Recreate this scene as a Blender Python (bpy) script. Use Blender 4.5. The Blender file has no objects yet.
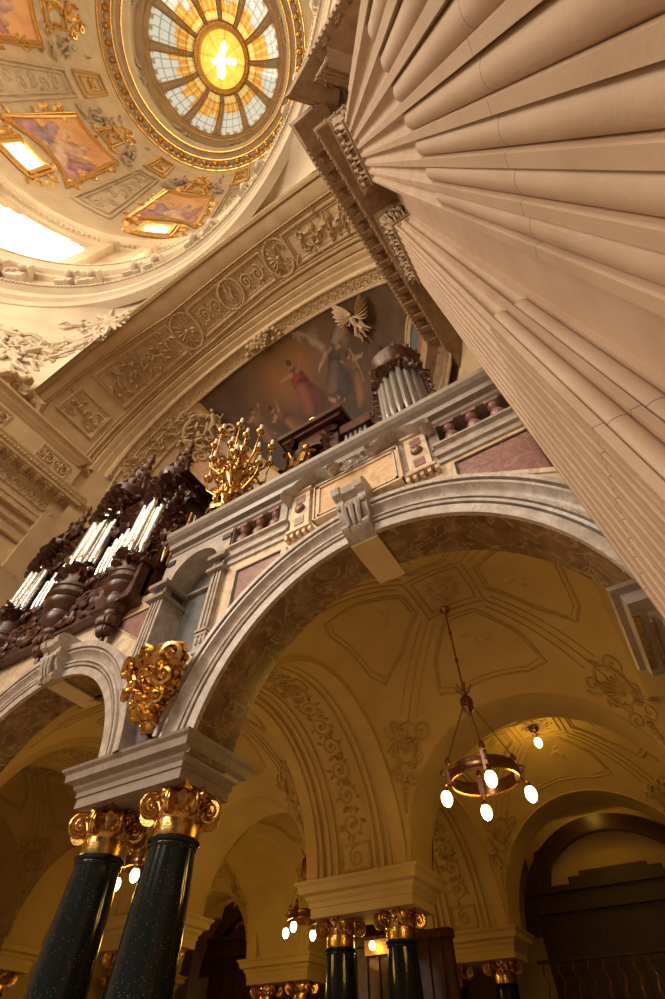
import bpy, math, random
from math import sin, cos, pi, radians as rad, sqrt, atan2
from mathutils import Vector, noise
random.seed(7)
COL = bpy.context.scene.collection
V = Vector
# ------------------------------------------------------------------ mesh builder
class MB:
    def __init__(s): s.v=[]; s.f=[]; s.m=[]; s.mi=0; s.col=None
    def add(s, vs, fs):
        o=len(s.v); s.v+= [tuple(p) for p in vs]
        for f in fs: s.f.append(tuple(o+i for i in f)); s.m.append(s.mi)
    def box(s,x0,x1,y0,y1,z0,z1):
        s.add([(x0,y0,z0),(x1,y0,z0),(x1,y1,z0),(x0,y1,z0),(x0,y0,z1),(x1,y0,z1),(x1,y1,z1),(x0,y1,z1)],
              [(0,3,2,1),(4,5,6,7),(0,1,5,4),(1,2,6,5),(2,3,7,6),(3,0,4,7)]); return s
    def grid(s,fn,nu,nv,cu=False,cv=False):
        vs=[fn(i/(nu if cu else nu),j/(nv if cv else nv)) for i in range(nu+(0 if cu else 1)) for j in range(nv+(0 if cv else 1))]
        NJ=nv+(0 if cv else 1); NI=nu+(0 if cu else 1); fs=[]
        for i in range(nu):
            for j in range(nv):
                a=i*NJ+j; b=((i+1)%NI)*NJ+j; c=((i+1)%NI)*NJ+(j+1)%NJ; d=i*NJ+(j+1)%NJ
                fs.append((a,b,c,d))
        s.add(vs,fs); return s
    def lathe(s,prof,c=(0,0,0),n=24,a0=0,a1=2*pi,M=None,flute=0):
        full=abs(a1-a0-2*pi)<1e-6
        def fn(u,v):
            a=a0+(a1-a0)*u; k=min(int(round(v*(len(prof)-1))),len(prof)-1); r,z=prof[k]
            if flute and r>0: r=r*(1+flute*sin(a*16))
            p=V((r*cos(a),r*sin(a),z))
            return (M(p) if M else p+V(c))
        s.grid(fn,n,len(prof)-1,cu=full); return s
    def tube(s,pts,r,n=6,cap=True):
        pts=[V(p) for p in pts]; N=len(pts)
        rs=r if isinstance(r,(list,tuple)) else [r]*N
        t0=(pts[1]-pts[0]).normalized(); up=V((0,0,1)) if abs(t0.z)<.9 else V((1,0,0))
        nrm=t0.cross(up).normalized(); vs=[]
        for i in range(N):
            t=(pts[min(i+1,N-1)]-pts[max(i-1,0)])
            if t.length<1e-9: t=t0
            t=t.normalized(); nrm=(nrm-t*nrm.dot(t)); nrm=nrm.normalized() if nrm.length>1e-6 else t.orthogonal().normalized()
            b=t.cross(nrm)
            for k in range(n):
                a=2*pi*k/n; vs.append(pts[i]+(nrm*cos(a)+b*sin(a))*rs[i])
        fs=[(i*n+k,i*n+(k+1)%n,(i+1)*n+(k+1)%n,(i+1)*n+k) for i in range(N-1) for k in range(n)]
        if cap: fs+=[tuple(range(n-1,-1,-1)),tuple((N-1)*n+k for k in range(n))]
        s.add(vs,fs); return s
    def blob(s,c,ax,n=6,m=8,R=None):
        c=V(c); ax=V(ax) if not isinstance(ax,(int,float)) else V((ax,ax,ax))
        vs=[];fs=[]
        def T(p):
            p=V((p[0]*ax.x,p[1]*ax.y,p[2]*ax.z))
            if R: p=R@p
            return c+p
        vs.append(T((0,0,1)))
        for i in range(1,n):
            a=pi*i/n
            for j in range(m):
                b=2*pi*j/m; vs.append(T((sin(a)*cos(b),sin(a)*sin(b),cos(a))))
        vs.append(T((0,0,-1)))
        for j in range(m): fs.append((0,1+j,1+(j+1)%m))
        for i in range(n-2):
            for j in range(m):
                a=1+i*m+j;b=1+i*m+(j+1)%m; fs.append((a,a+m,b+m,b))
        e=len(vs)-1
        for j in range(m): fs.append((e,e-m+(j+1)%m,e-m+j))
        s.add(vs,fs); return s
    def poly(s,pts,n=(0,0,0)):   # extruded polygon; pts 3d, n thickness vector
        N=len(pts); n=V(n); a=[V(p) for p in pts]; b=[p+n for p in a]
        s.add(a+b,[tuple(range(N)),tuple(range(2*N-1,N-1,-1))]+[(i,i+N,(i+1)%N+N,(i+1)%N) for i in range(N)]); return s
    def sweep(s,path,prof,closed=False,tr=None):
        # path: plan points (x,y); prof: (outward,z); outward = left side of travel
        N=len(path); P=[V((p[0],p[1])) for p in path]; offs=[]
        for i in range(N):
            if closed: a=P[i-1];b=P[i];c=P[(i+1)%N]; d1=(b-a).normalized(); d2=(c-b).normalized()
            else:
                d1=(P[i]-P[i-1]).normalized() if i>0 else (P[1]-P[0]).normalized()
                d2=(P[i+1]-P[i]).normalized() if i<N-1 else d1
            n1=V((-d1.y,d1.x)); n2=V((-d2.y,d2.x)); mm=(n1+n2); L=mm.length
            mm=mm.normalized() if L>1e-6 else n1; k=1/max(.35,mm.dot(n1)); offs.append(mm*k)
        def fn(i,j):
            i%=N; p=P[i]+offs[i]*prof[j][0]; q=V((p.x,p.y,prof[j][1])); return tr(q) if tr else q
        vs=[fn(i,j) for i in range(N) for j in range(len(prof))]; M_=len(prof); fs=[]
        for i in range(N if closed else N-1):
            for j in range(M_-1):
                a=i*M_+j;b=((i+1)%N)*M_+j; fs.append((a,b,b+1,a+1))
        if not closed:
            fs.append(tuple(range(M_))); fs.append(tuple((N-1)*M_+j for j in range(M_-1,-1,-1)))
        s.add(vs,fs); return s
    def build(s,name,mats,parent=None,smooth=True,ang=38,cols=None):
        me=bpy.data.meshes.new(name); me.from_pydata(s.v,[],s.f); me.validate(clean_customdata=False)
        if not isinstance(mats,(list,tuple)): mats=[mats]
        for m in mats: me.materials.append(m)
        if len(mats)>1 and len(me.polygons)==len(s.m): me.polygons.foreach_set('material_index',s.m)
        if cols is not None:
            at=me.color_attributes.new('paint','FLOAT_COLOR','POINT')
            at.data.foreach_set('color',[c for q in cols for c in (q[0],q[1],q[2],1.0)])
        if smooth:
            me.polygons.foreach_set('use_smooth',[True]*len(me.polygons))
            me.set_sharp_from_angle(angle=rad(ang))
        me.update()
        o=bpy.data.objects.new(name,me); COL.objects.link(o)
        if parent is not None:
            o.parent=parent; o.matrix_parent_inverse=parent_inv(parent)
        return o
def parent_inv(p):
    from mathutils import Matrix
    return Matrix.Translation(-V(p.location)) if p.parent is None else Matrix.Identity(4)
def tag(o,label=None,cat=None,group=None,kind=None):
    if label:o['label']=label
    if cat:o['category']=cat
    if group:o['group']=group
    if kind:o['kind']=kind
    return o
def thing(name,loc,label,cat,group=None,kind=None):
    o=bpy.data.objects.new(name,None); COL.objects.link(o); o.location=loc; o.empty_display_size=.2
    return tag(o,label,cat,group,kind)
def dup(root,loc,label,group=None):
    r=root.copy(); COL.objects.link(r); r.location=loc; r['label']=label
    if group: r['group']=group
    for ch in list(root.children):
        c=ch.copy(); COL.objects.link(c); c.parent=r; c.matrix_parent_inverse=ch.matrix_parent_inverse.copy()
        for g in list(ch.children):
            d=g.copy(); COL.objects.link(d); d.parent=c; d.matrix_parent_inverse=g.matrix_parent_inverse.copy()
    return r
# ------------------------------------------------------------------ materials
def mat(name,base,rough=.6,metal=0,var=None,scale=3,veins=None,vscale=1.5,bump=.0,bscale=40,spots=None,emit=None,estr=0,paint=False,joints=None,coat=0,detail=6):
    m=bpy.data.materials.new(name); m.use_nodes=True; nt=m.node_tree; N=nt.nodes; L=nt.links
    b=N['Principled BSDF']; b.inputs['Roughness'].default_value=rough; b.inputs['Metallic'].default_value=metal
    if name=='black_granite': b.inputs['Specular IOR Level'].default_value=.28
    if coat: b.inputs['Coat Weight'].default_value=coat; b.inputs['Coat Roughness'].default_value=.06
    tc=N.new('ShaderNodeTexCoord'); 
    def rgb(c): return (c[0],c[1],c[2],1)
    b.inputs['Base Color'].default_value=rgb(base); cur=None
    def mixc(fac,a,bc):
        mx=N.new('ShaderNodeMix'); mx.data_type='RGBA'; L.new(fac,mx.inputs[0])
        if hasattr(a,'is_linked') or isinstance(a,bpy.types.NodeSocket): L.new(a,mx.inputs[6])
        else: mx.inputs[6].default_value=rgb(a)
        if isinstance(bc,bpy.types.NodeSocket): L.new(bc,mx.inputs[7])
        else: mx.inputs[7].default_value=rgb(bc)
        return mx.outputs[2]
    def ramp(sock,p0,p1):
        r=N.new('ShaderNodeMapRange'); L.new(sock,r.inputs[0]); r.inputs[1].default_value=p0; r.inputs[2].default_value=p1; return r.outputs[0]
    cur=base
    if paint:
        at=N.new('ShaderNodeVertexColor'); at.layer_name='paint'; cur=at.outputs[0]
    if var:
        n=N.new('ShaderNodeTexNoise'); n.inputs['Scale'].default_value=scale; n.inputs['Detail'].default_value=detail; L.new(tc.outputs['Object'],n.inputs['Vector'])
        cur=mixc(ramp(n.outputs[0],.35,.68),cur,var)
    if veins:
        n=N.new('ShaderNodeTexNoise'); n.inputs['Scale'].default_value=vscale; n.inputs['Detail'].default_value=8; n.inputs['Distortion'].default_value=1.2; L.new(tc.outputs['Object'],n.inputs['Vector'])
        s=N.new('ShaderNodeMath'); s.operation='SUBTRACT'; L.new(n.outputs[0],s.inputs[0]); s.inputs[1].default_value=.5
        a=N.new('ShaderNodeMath'); a.operation='ABSOLUTE'; L.new(s.outputs[0],a.inputs[0])
        cur=mixc(ramp(a.outputs[0],.035,.0),cur,veins)
    if spots:
        w=N.new('ShaderNodeTexVoronoi'); w.inputs['Scale'].default_value=spots[1]; L.new(tc.outputs['Object'],w.inputs['Vector'])
        cur=mixc(ramp(w.outputs[0],spots[2],spots[2]*.4),cur,spots[0])
    hgt=None
    if joints:   # thin masonry bed joints at given spacing along z
        sp=N.new('ShaderNodeSeparateXYZ'); L.new(tc.outputs['Object'],sp.inputs[0])
        nz=N.new('ShaderNodeTexNoise'); nz.inputs['Scale'].default_value=4; L.new(tc.outputs['Object'],nz.inputs['Vector'])
        ad=N.new('ShaderNodeMath'); ad.operation='MULTIPLY_ADD'; L.new(nz.outputs[0],ad.inputs[0]); ad.inputs[1].default_value=.03; L.new(sp.outputs[2],ad.inputs[2])
        s0=N.new('ShaderNodeMath'); s0.operation='SUBTRACT'; L.new(ad.outputs[0],s0.inputs[0]); s0.inputs[1].default_value=joints[0]
        pm=N.new('ShaderNodeMath'); pm.operation='PINGPONG'; L.new(s0.outputs[0],pm.inputs[0]); pm.inputs[1].default_value=joints[1]/2
        cur=mixc(ramp(pm.outputs[0],.006,.002),cur,joints[2])
    if isinstance(cur,bpy.types.NodeSocket): L.new(cur,b.inputs['Base Color'])
    if bump:
        n=N.new('ShaderNodeTexNoise'); n.inputs['Scale'].default_value=bscale; n.inputs['Detail'].default_value=5; L.new(tc.outputs['Object'],n.inputs['Vector'])
        bp=N.new('ShaderNodeBump'); bp.inputs['Strength'].default_value=bump; bp.inputs['Distance'].default_value=.03; L.new(n.outputs[0],bp.inputs['Height']); L.new(bp.outputs[0],b.inputs['Normal'])
    if emit:
        b.inputs['Emission Color'].default_value=rgb(emit); b.inputs['Emission Strength'].default_value=estr
        if paint and isinstance(cur,bpy.types.NodeSocket): L.new(cur,b.inputs['Emission Color'])
    return m
STUC=mat('stucco',(.66,.49,.29),.75,var=(.56,.40,.22),scale=1.2,bump=.12,bscale=14)
STUC2=mat('stucco_relief',(.64,.47,.27),.7,var=(.50,.35,.19),scale=5,bump=.3,bscale=22)
STUCD=mat('lamp_tinted_stucco',(.62,.45,.19),.8,var=(.55,.38,.15),scale=1.0,bump=.1,bscale=12)  # same beige stucco, with the amber lamplight mixed into its base colour
STUCR=mat('aisle_relief',(.55,.385,.155),.8,var=(.44,.30,.11),scale=6,bump=.3,bscale=20)
DOMEST=mat('dome_stucco',(.57,.45,.31),.7,var=(.46,.36,.24),scale=.6,bump=.1,bscale=4)
FIG=mat('pale_sculpture',(.56,.47,.36),.7,var=(.42,.33,.23),scale=1.5)
LIME=mat('pinkish_limestone',(.58,.42,.30),.60,var=(.50,.345,.235),scale=1.6,bump=.10,bscale=35,joints=(2.78,4.3,(.10,.05,.03)))
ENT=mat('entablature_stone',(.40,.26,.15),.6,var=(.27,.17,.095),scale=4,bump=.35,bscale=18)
GREY=mat('grey_marble',(.56,.49,.43),.33,var=(.36,.30,.26),scale=4,veins=(.36,.29,.25),vscale=2.6)
GREYD=mat('dark_grey_marble',(.33,.27,.225),.33,var=(.27,.22,.185),scale=4,veins=(.25,.20,.165),vscale=3)
CREAM=mat('cream_marble',(.76,.62,.45),.35,var=(.66,.50,.34),scale=2,veins=(.50,.36,.24),vscale=.8)
RED=mat('red_marble',(.34,.17,.15),.3,var=(.22,.10,.09),scale=4,veins=(.40,.24,.21),vscale=2.4)
VIO=mat('violet_marble',(.20,.15,.19),.3,var=(.13,.09,.12),scale=4)
ORA=mat('amber_marble',(.66,.42,.22),.3,var=(.56,.33,.17),scale=1.5,veins=(.75,.55,.36),vscale=.9)
BLACKM=mat('black_stone_border',(.03,.027,.03),.3)
BRN=mat('brown_marble',(.13,.07,.035),.2,var=(.27,.16,.08),scale=2.6,veins=(.34,.23,.12),vscale=2.0)
SLAB=mat('slate_marble',(.15,.155,.155),.35,var=(.11,.115,.115),scale=4,veins=(.20,.20,.19),vscale=2)
BLK=mat('black_granite',(.010,.012,.012),.10,spots=((.38,.42,.40),26,.13),coat=.05)
GOLD=mat('gilding',(.74,.47,.16),.25,metal=1,var=(.42,.22,.05),scale=9,bump=.1,bscale=30)
GOLDD=mat('dull_gilding',(.74,.45,.13),.42,metal=.75,var=(.60,.36,.12),scale=3,bump=.25,bscale=12)
BRONZE=mat('bronze',(.38,.20,.11),.3,metal=1,var=(.24,.12,.07),scale=12)
WOOD=mat('mahogany',(.095,.027,.013),.36,var=(.035,.010,.006),scale=5,bump=.15,bscale=30,coat=.08)
WOODL=mat('carved_mahogany',(.12,.036,.017),.36,var=(.035,.011,.007),scale=9,bump=.3,bscale=30,coat=.12)
WOODD=mat('dark_oak',(.055,.017,.008),.4,var=(.03,.009,.005),scale=5)
PIPE=mat('tin_pipe',(.86,.84,.80),.24,metal=.85)
PIPEG=mat('grey_pipe',(.42,.40,.38),.35,metal=.8)
PIPEB=mat('brass_pipe',(.60,.42,.2),.35,metal=.9)
FLOOR=mat('stone_floor',(.42,.32,.22),.35,var=(.32,.24,.16),scale=.8)
CANDLE=mat('wax',(.85,.82,.72),.5)
BULB=mat('bulb_glass',(1,.9,.6),.3,emit=(1,.78,.30),estr=9)
MURAL=mat('mural_paint',(.5,.3,.2),.7,paint=True,bump=.05)
GLASS=mat('stained_glass',(.8,.6,.3),.3,paint=True,emit=(1,.8,.4),estr=.55)
WIN=mat('daylight_pane',(.9,.85,.75),.3,emit=(1,.86,.62),estr=4.5)
LEAD=mat('lead',(.10,.08,.06),.6)
# ------------------------------------------------------------------ ornament generators (M maps u,v,h -> world)
def spiral(mb,M,cu,cv,r,turns=1.6,hand=1,a0=0,th=None,h=0,n=22,k=5):
    th=th or r*.16; pts=[];rs=[]
    for i in range(n+1):
        t=i/n; a=a0+hand*turns*2*pi*t; rr=r*(1-t)**.9+r*.08
        pts.append(M(cu+rr*cos(a),cv+rr*sin(a),h+th*.5+th*.4*t)); rs.append(th*(1-.45*t))
    mb.tube(pts,rs,k)
def leaf(mb,M,u,v,a,L,W,h=0,H=.05):
    pts=[];vs=[];n=5
    for i in range(n+1):
        t=i/n; w=W*sin(pi*min(1,t*.9+.08))*(1-.3*t)
        cu=u+L*t*cos(a); cv=v+L*t*sin(a); lift=H*(.4+1.3*sin(pi*t*.8))
        vs+= [M(cu-w*sin(a)*.5*-1,cv-w*cos(a)*.5,h),M(cu,cv,h+lift),M(cu+w*sin(a)*.5*-1,cv+w*cos(a)*.5,h)]
    fs=[]
    for i in range(n):
        for j in range(2): fs.append((i*3+j,(i+1)*3+j,(i+1)*3+j+1,i*3+j+1))
    mb.add(vs,fs)
def rinceau(mb,M,u0,u1,v0,v1,r,th=None,rng=None,dens=1):
    rng=rng or random; vm=(v0+v1)/2; n=max(1,int(round((u1-u0)/(2.1*r)))); st=(u1-u0)/n
    for i in range(n):
        cu=u0+st*(i+.5); hand=1 if i%2 else -1
        spiral(mb,M,cu,vm,r*.9,1.7,hand,rng.uniform(0,6),th or r*.13)
        for q in range(int(5*dens)):
            a=rng.uniform(0,2*pi); leaf(mb,M,cu+r*.8*cos(a),vm+r*.8*sin(a)*min(1,(v1-v0)/2/r),a+rng.uniform(-.8,.8),r*.55,r*.34,0,r*.14)
        mb.blob(M(cu,vm,r*.14),r*.17,4,6)
        for q in range(2): mb.blob(M(cu+st*.5,vm+(q-.5)*r*1.1,r*.1),r*.14,4,6)
def frame_uv(mb,M,u0,u1,v0,v1,w,h,n=24,prof=None):
    # raised moulding frame following the surface
    path=[]
    for k in range(n): path.append((u0+(u1-u0)*k/n,v0))
    for k in range(6): path.append((u1,v0+(v1-v0)*k/6))
    for k in range(n): path.append((u1-(u1-u0)*k/n,v1))
    for k in range(6): path.append((u0,v1-(v1-v0)*k/6))
    cu=(u0+u1)/2;cv=(v0+v1)/2; pr=prof or [(0,0),(.15,1),(.5,1),(.6,.5),(.85,.5),(1,0)]
    def fn(u,v):
        i=int(round(u*len(path)))%len(path); j=min(len(pr)-1,int(round(v*(len(pr)-1)))); a,b=path[i]
        ou=0;ov=0
        if abs(a-u0)<1e-9: ou=1
        if abs(a-u1)<1e-9: ou=-1
        if abs(b-v0)<1e-9: ov=1
        if abs(b-v1)<1e-9: ov=-1
        return M(a+ou*w*pr[j][0],b+ov*w*pr[j][0],h*pr[j][1])
    mb.grid(fn,len(path),len(pr)-1,cu=True)
def beads(mb,M,u0,u1,v,r,n):
    for i in range(n): mb.blob(M(u0+(u1-u0)*(i+.5)/n,v,r*.4),r,4,6)
def shell(mb,M,u,v,r):
    for k in range(9):
        a=pi*(k+.5)/9; leaf(mb,M,u+r*.1*cos(a),v+r*.1*sin(a),a,r*.95,r*.36,0,r*.16)
    mb.blob(M(u,v,r*.1),r*.22,5,8)
    for s_ in (-1,1):
        spiral(mb,M,u+s_*r*.95,v-r*.15,r*.42,1.4,s_,0,r*.10); spiral(mb,M,u+s_*r*.75,v+r*.85,r*.3,1.4,-s_,1,r*.08)
        spiral(mb,M,u+s_*r*.45,v-r*.7,r*.32,1.4,-s_,2,r*.08)
def figure(mb,M,u,v,a,s_,rng=random):
    # reclining sculpted figure: torso, head, arms, legs, drapery in relief
    def P(x,y,h): return M(u+s_*(x*cos(a)-y*sin(a)),v+s_*(x*sin(a)+y*cos(a)),s_*h)
    mb.tube([P(0,-.25,.2),P(.02,0,.26),P(0,.28,.22),P(0,.38,.2)],[s_*.17,s_*.15,s_*.18,s_*.07],7)
    mb.blob(P(.03,.52,.22),s_*.12,6,8)
    for q in (-1,1):
        mb.tube([P(q*.16,.28,.2),P(q*.36,.12,.26),P(q*.5,.34,.26)],[s_*.075,s_*.06,s_*.045],6)
        mb.tube([P(q*.09,-.2,.2),P(q*.28,-.5,.3),P(q*.14,-.9,.18),P(q*.2,-1.02,.2)],[s_*.12,s_*.10,s_*.06,s_*.04],6)
    for k in range(5):
        x0=rng.uniform(-.35,.35); mb.tube([P(x0,-.1,.1),P(x0*1.4,-.5,.2),P(x0*1.8+.1,-.9,.08)],[s_*.05,s_*.09,s_*.03],5)
# =================================================================== CAMERA
cam_d=bpy.data.cameras.new('camera'); cam=bpy.data.objects.new('camera',cam_d); COL.objects.link(cam)
FPX=470.0; cam_d.sensor_fit='VERTICAL'; cam_d.sensor_height=36; cam_d.sensor_width=36*665/999; cam_d.lens=FPX/999*36
th=atan2(470,361.5); ps=rad(32.0); ro=rad(.16)
hh=V((-sin(ps),cos(ps),0)); F_=hh*cos(th)+V((0,0,1))*sin(th); U_=-hh*sin(th)+V((0,0,1))*cos(th); R_=F_.cross(U_)
R2=R_*cos(ro)+U_*sin(ro); U2=-R_*sin(ro)+U_*cos(ro)
from mathutils import Matrix
cam.matrix_world=Matrix(((R2.x,U2.x,-F_.x,0),(R2.y,U2.y,-F_.y,0),(R2.z,U2.z,-F_.z,0),(0,0,0,1)))
cam_d.clip_start=.05; cam_d.clip_end=400
bpy.context.scene.camera=cam
FLZ=-1.6
# =================================================================== FLOOR
b=MB(); b.box(-45,30,-45,42,FLZ-.3,FLZ); tag(b.build('floor',FLOOR,smooth=False),kind='structure')
# =================================================================== GALLERY FACADE
YF=6.0; YB=7.05; LZ0=3.05
def arch_wall(mb,x0,x1,cx,R,zs,zt,zb,y0,y1,n=40,soff=None):
    # wall slab between x0..x1 with a round arch hole; zb bottom of the flanks
    def ring(y):
        e=math.asin(max(0,min(.9,(zb-zs)/R))); k=R*cos(e)
        inn=[(cx-k,y,zb)]+[(cx-R*cos(e+(pi-2*e)*i/n),y,zs+R*sin(e+(pi-2*e)*i/n)) for i in range(n+1)]+[(cx+k,y,zb)]
        out=[(x0,y,zb)]+[(x0+(x1-x0)*i/n,y,zt) for i in range(n+1)]+[(x1,y,zb)]
        return inn,out
    for y,fl in ((y0,False),(y1,True)):
        i_,o_=ring(y); N=len(i_); vs=i_+o_
        fs=[(k,k+1,N+k+1,N+k) for k in range(N-1)]
        if fl: fs=[tuple(reversed(f)) for f in fs]
        mb.add(vs,fs)
    a,_=ring(y0); c,_=ring(y1); N=len(a)
    om=mb.mi
    if soff is not None: mb.mi=soff
    mb.add(a+c,[(k,N+k,N+k+1,k+1) for k in range(N-1)]); mb.mi=om
BX,BR,BZ=-2.87,3.90,3.40       # big arch
LX,LR,LZ=-12.60,3.42,3.70      # left arch
b=MB()
arch_wall(b,-7.22,2.6,BX,BR,BZ,9.0,3.9,YF,YB,soff=1)
arch_wall(b,-22,-9.08,LX,LR,LZ,9.0,4.2,YF,YB,soff=1)
b.box(-9.08,-7.22,YF,YB,4.2,6.2); b.box(-9.08,-7.22,YF+.75,YB,6.2,9.0)
w=b.build('wall_gallery',[CREAM,BRN],ang=20); tag(w,'cream marble gallery wall pierced by two round arches',kind='structure')
# balustrade zone plinth + floor of the gallery
b=MB(); b.box(-22,2.6,YF+.5,14.5,9.84,9.94); tag(b.build('floor_gallery',STUC,smooth=False),kind='structure')
# archivolts
def archivolt(name,cx,cz,R,Ro,label,a0=0,a1=pi):
    pr=[(R,YF+.02),(R,YF-.10),(R+.20,YF-.11),(R+.205,YF-.02),(R+.235,YF-.02),(R+.24,YF-.14),(R+.29,YF-.16),(R+.30,YF-.07),(R+.33,YF-.07),(R+.335,YF-.17),(R+.39,YF-.17),(R+.40,YF-.10),(R+.46,YF-.11),(R+.55,YF-.17),(R+.60,YF-.26),(R+.645,YF-.27),(R+.65,YF-.19),(R+.68,YF-.19),(R+.69,YF-.31),(Ro,YF-.32),(Ro,YF+.02)]
    m=MB()
    def fn(u,v):
        r,y=pr[min(len(pr)-1,int(round(v*(len(pr)-1))))]; a=a0+(a1-a0)*u
        return V((cx+r*cos(a),y,cz+r*sin(a)))
    m.grid(fn,72,len(pr)-1); return tag(m.build(name,GREY,ang=30),label,'arch moulding')
e1=math.asin((4.25-BZ)/BR)
archivolt('archivolt',BX,BZ,BR,BR+.78,'wide grey marble moulded arch band around the large central opening',a0=.15,a1=pi-.175)
archivolt('archivolt',LX,LZ,LR,LR+.84,'smaller grey marble moulded arch band under the organ, partly out of frame',a0=.115,a1=pi-.10)
# imposts
def impost(x0,x1,y0,y1,z0,z1,m,label,cat='impost block',pz=.42,name='impost_block'):
    h=z1-z0
    pr=[(0,z0),(.03,z0),(.03,z0+h*.28),(.06,z0+h*.28),(.06,z0+h*.42),(.12,z0+h*.50),(.14,z0+h*.60),(.26,z0+h*.66),(.28,z0+h*.86),(.34,z0+h*.93),(.36,z1),(0,z1)]
    pr=[(a*pz/.42,c) for a,c in pr]
    mb=MB(); mb.sweep([(x0,y0),(x0,y1),(x1,y1),(x1,y0)],pr,closed=True)
    mb.box(x0+.01,x1-.01,y0+.01,y1-.01,z0+.001,z1-.001)
    return tag(mb.build(name,m,smooth=False),label,cat)
impost(-9.66,-6.98,YF+.12,YB+.32,3.54,4.20,GREYD,'stepped grey marble impost block resting on the two front black columns',pz=.45)
ri_=impost(1.0,4.2,YF+.02,YB+.1,3.32,3.96,GREYD,'grey marble impost at the right foot of the large arch, behind the fluted pier',pz=.55)
impost(-19.3,-16.1,YF+.12,YB+.1,3.42,4.22,GREYD,'grey marble impost at the left foot of the organ arch')
for (xa,xb,za) in ((.66,.74,3.70),(.80,.84,3.60),(1.0,1.08,3.27)): mb=MB(); mb.box(xa,xb,YF-.05,YB+.2,za,za+.04); mb.build('gilded_strip',GOLD,ri_,smooth=False)
# spandrel inlays
def inlay(name,pts,m,label,y=YF,fr=CREAM):
    root=thing(name,pts[0] and (sum(p[0] for p in pts)/len(pts),y,sum(p[1] for p in pts)/len(pts)),label,'inlay panel')
    c=V((sum(p[0] for p in pts)/len(pts),sum(p[1] for p in pts)/len(pts)))
    def off(k): return [c+(V(p)-c)*k for p in pts]
    mb=MB(); P=off(1.0); mb.poly([(p.x,y-.02,p.y) for p in P],(0,.03,0)); mb.build('panel',m,root,smooth=False)
    mb=MB(); a=off(1.0);d=off(1.07)
    N=len(pts)
    for i in range(N):
        j=(i+1)%N; mb.poly([(a[i].x,y-.035,a[i].y),(a[j].x,y-.035,a[j].y),(d[j].x,y-.035,d[j].y),(d[i].x,y-.035,d[i].y)],(0,.05,0))
    mb.build('dark_border',BLACKM,root,smooth=False)
    mb=MB(); a=off(1.08);d=off(1.30)
    for i in range(N):
        j=(i+1)%N; mb.poly([(a[i].x,y-.07,a[i].y),(a[j].x,y-.07,a[j].y),(d[j].x,y-.04,d[j].y),(d[i].x,y-.04,d[i].y)],(0,.08,0))
    mb.build('stone_frame',fr,root,smooth=False)
inlay('inlay_panel',[(-.66,7.84),(-.64,8.28),(.85,8.28),(.85,6.95)],RED,'red veined marble panel with dark border right of the central arch crown')
inlay('inlay_panel',[(-6.45,6.95),(-6.45,8.1),(-5.2,8.1),(-5.2,7.75)],RED,'mottled red marble panel in the spandrel beside the niche')
inlay('inlay_panel',[(-9.55,7.35),(-9.55,8.3),(-10.9,8.3),(-10.35,7.9)],RED,'dark red marble panel between the organ base and the niche')
inlay('inlay_panel',[(-8.55,4.35),(-8.45,5.3),(-7.6,5.3),(-7.25,4.35)],VIO,'violet stone field behind the gilded mask corbel')
# base moulding of balustrade
def straight(x0,x1,prof,m,name,label=None,cat=None,parent=None):
    mb=MB(); N=len(prof); vs=[(x0,y,z) for y,z in prof]+[(x1,y,z) for y,z in prof]
    mb.add(vs,[(i,i+1,N+i+1,N+i) for i in range(N-1)]+[tuple(range(N-1,-1,-1)),tuple(N+i for i in range(N))])
    return tag(mb.build(name,m,parent,smooth=False),label,cat)
straight(-7.05,-5.0,[(YF+.02,8.52),(YF-.06,8.52),(YF-.08,8.66),(YF-.16,8.68),(YF-.16,8.76),(YF-.10,8.80),(YF-.10,9.0),(YF-.2,9.03),(YF-.2,9.1),(YF+.3,9.1),(YF+.3,8.52)],GREY,'string_course','grey marble string course under the balusters left of the tablet','moulding')
straight(-1.0,2.6,[(YF+.02,8.52),(YF-.06,8.52),(YF-.08,8.66),(YF-.16,8.68),(YF-.16,8.76),(YF-.10,8.80),(YF-.10,9.0),(YF-.2,9.03),(YF-.2,9.1),(YF+.3,9.1),(YF+.3,8.52)],GREY,'string_course','grey marble string course under the balusters right of the tablet','moulding')
# balustrade
bal=thing('balustrade',(-3.5,YF,9.1),'grey marble gallery balustrade with a thick moulded handrail and red balusters','balustrade')
RZ=10.02
straight(-9.35,2.6,[(YF+.45,RZ),(YF-.02,RZ),(YF-.10,RZ+.06),(YF-.12,RZ+.16),(YF-.26,RZ+.20),(YF-.30,RZ+.34),(YF-.42,RZ+.42),(YF-.50,RZ+.52),(YF-.52,RZ+.66),(YF-.42,RZ+.72),(YF+.45,RZ+.72)],GREYD,'handrail',parent=bal)
bprof=[(.16,0),(.16,.08),(.09,.12),(.10,.16),(.17,.28),(.19,.38),(.15,.50),(.08,.60),(.07,.64),(.12,.68),(.08,.72),(.15,.80),(.16,.9)]
bsec=[x for x in (-6.7,-6.15,-5.6)]+[-.55,-.0,.55,1.1,1.65]
for i,x in enumerate(bsec):
    mb=MB(); mb.lathe(bprof,(x,YF+.12,9.1),16); mb.box(x-.17,x+.17,YF-.05,YF+.29,9.1,9.18); mb.box(x-.17,x+.17,YF-.05,YF+.29,9.92,RZ+.01)
    mb.build('baluster',RED,bal,ang=40)
for x in (-5.22,-.95,-7.05,-9.2): 
    mb=MB(); mb.box(x-.12,x+.12,YF-.06,YF+.3,9.1,RZ+.01); mb.build('post',GREYD,bal,smooth=False)
mb=MB(); mb.box(-5.1,-1.0,YF+.3,YF+.44,9.0,RZ+.02); mb.box(-5.1,-1.0,YF-.02,YF+.3,8.9,RZ+.02); mb.build('solid_panel',GREY,bal,smooth=False)
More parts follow.
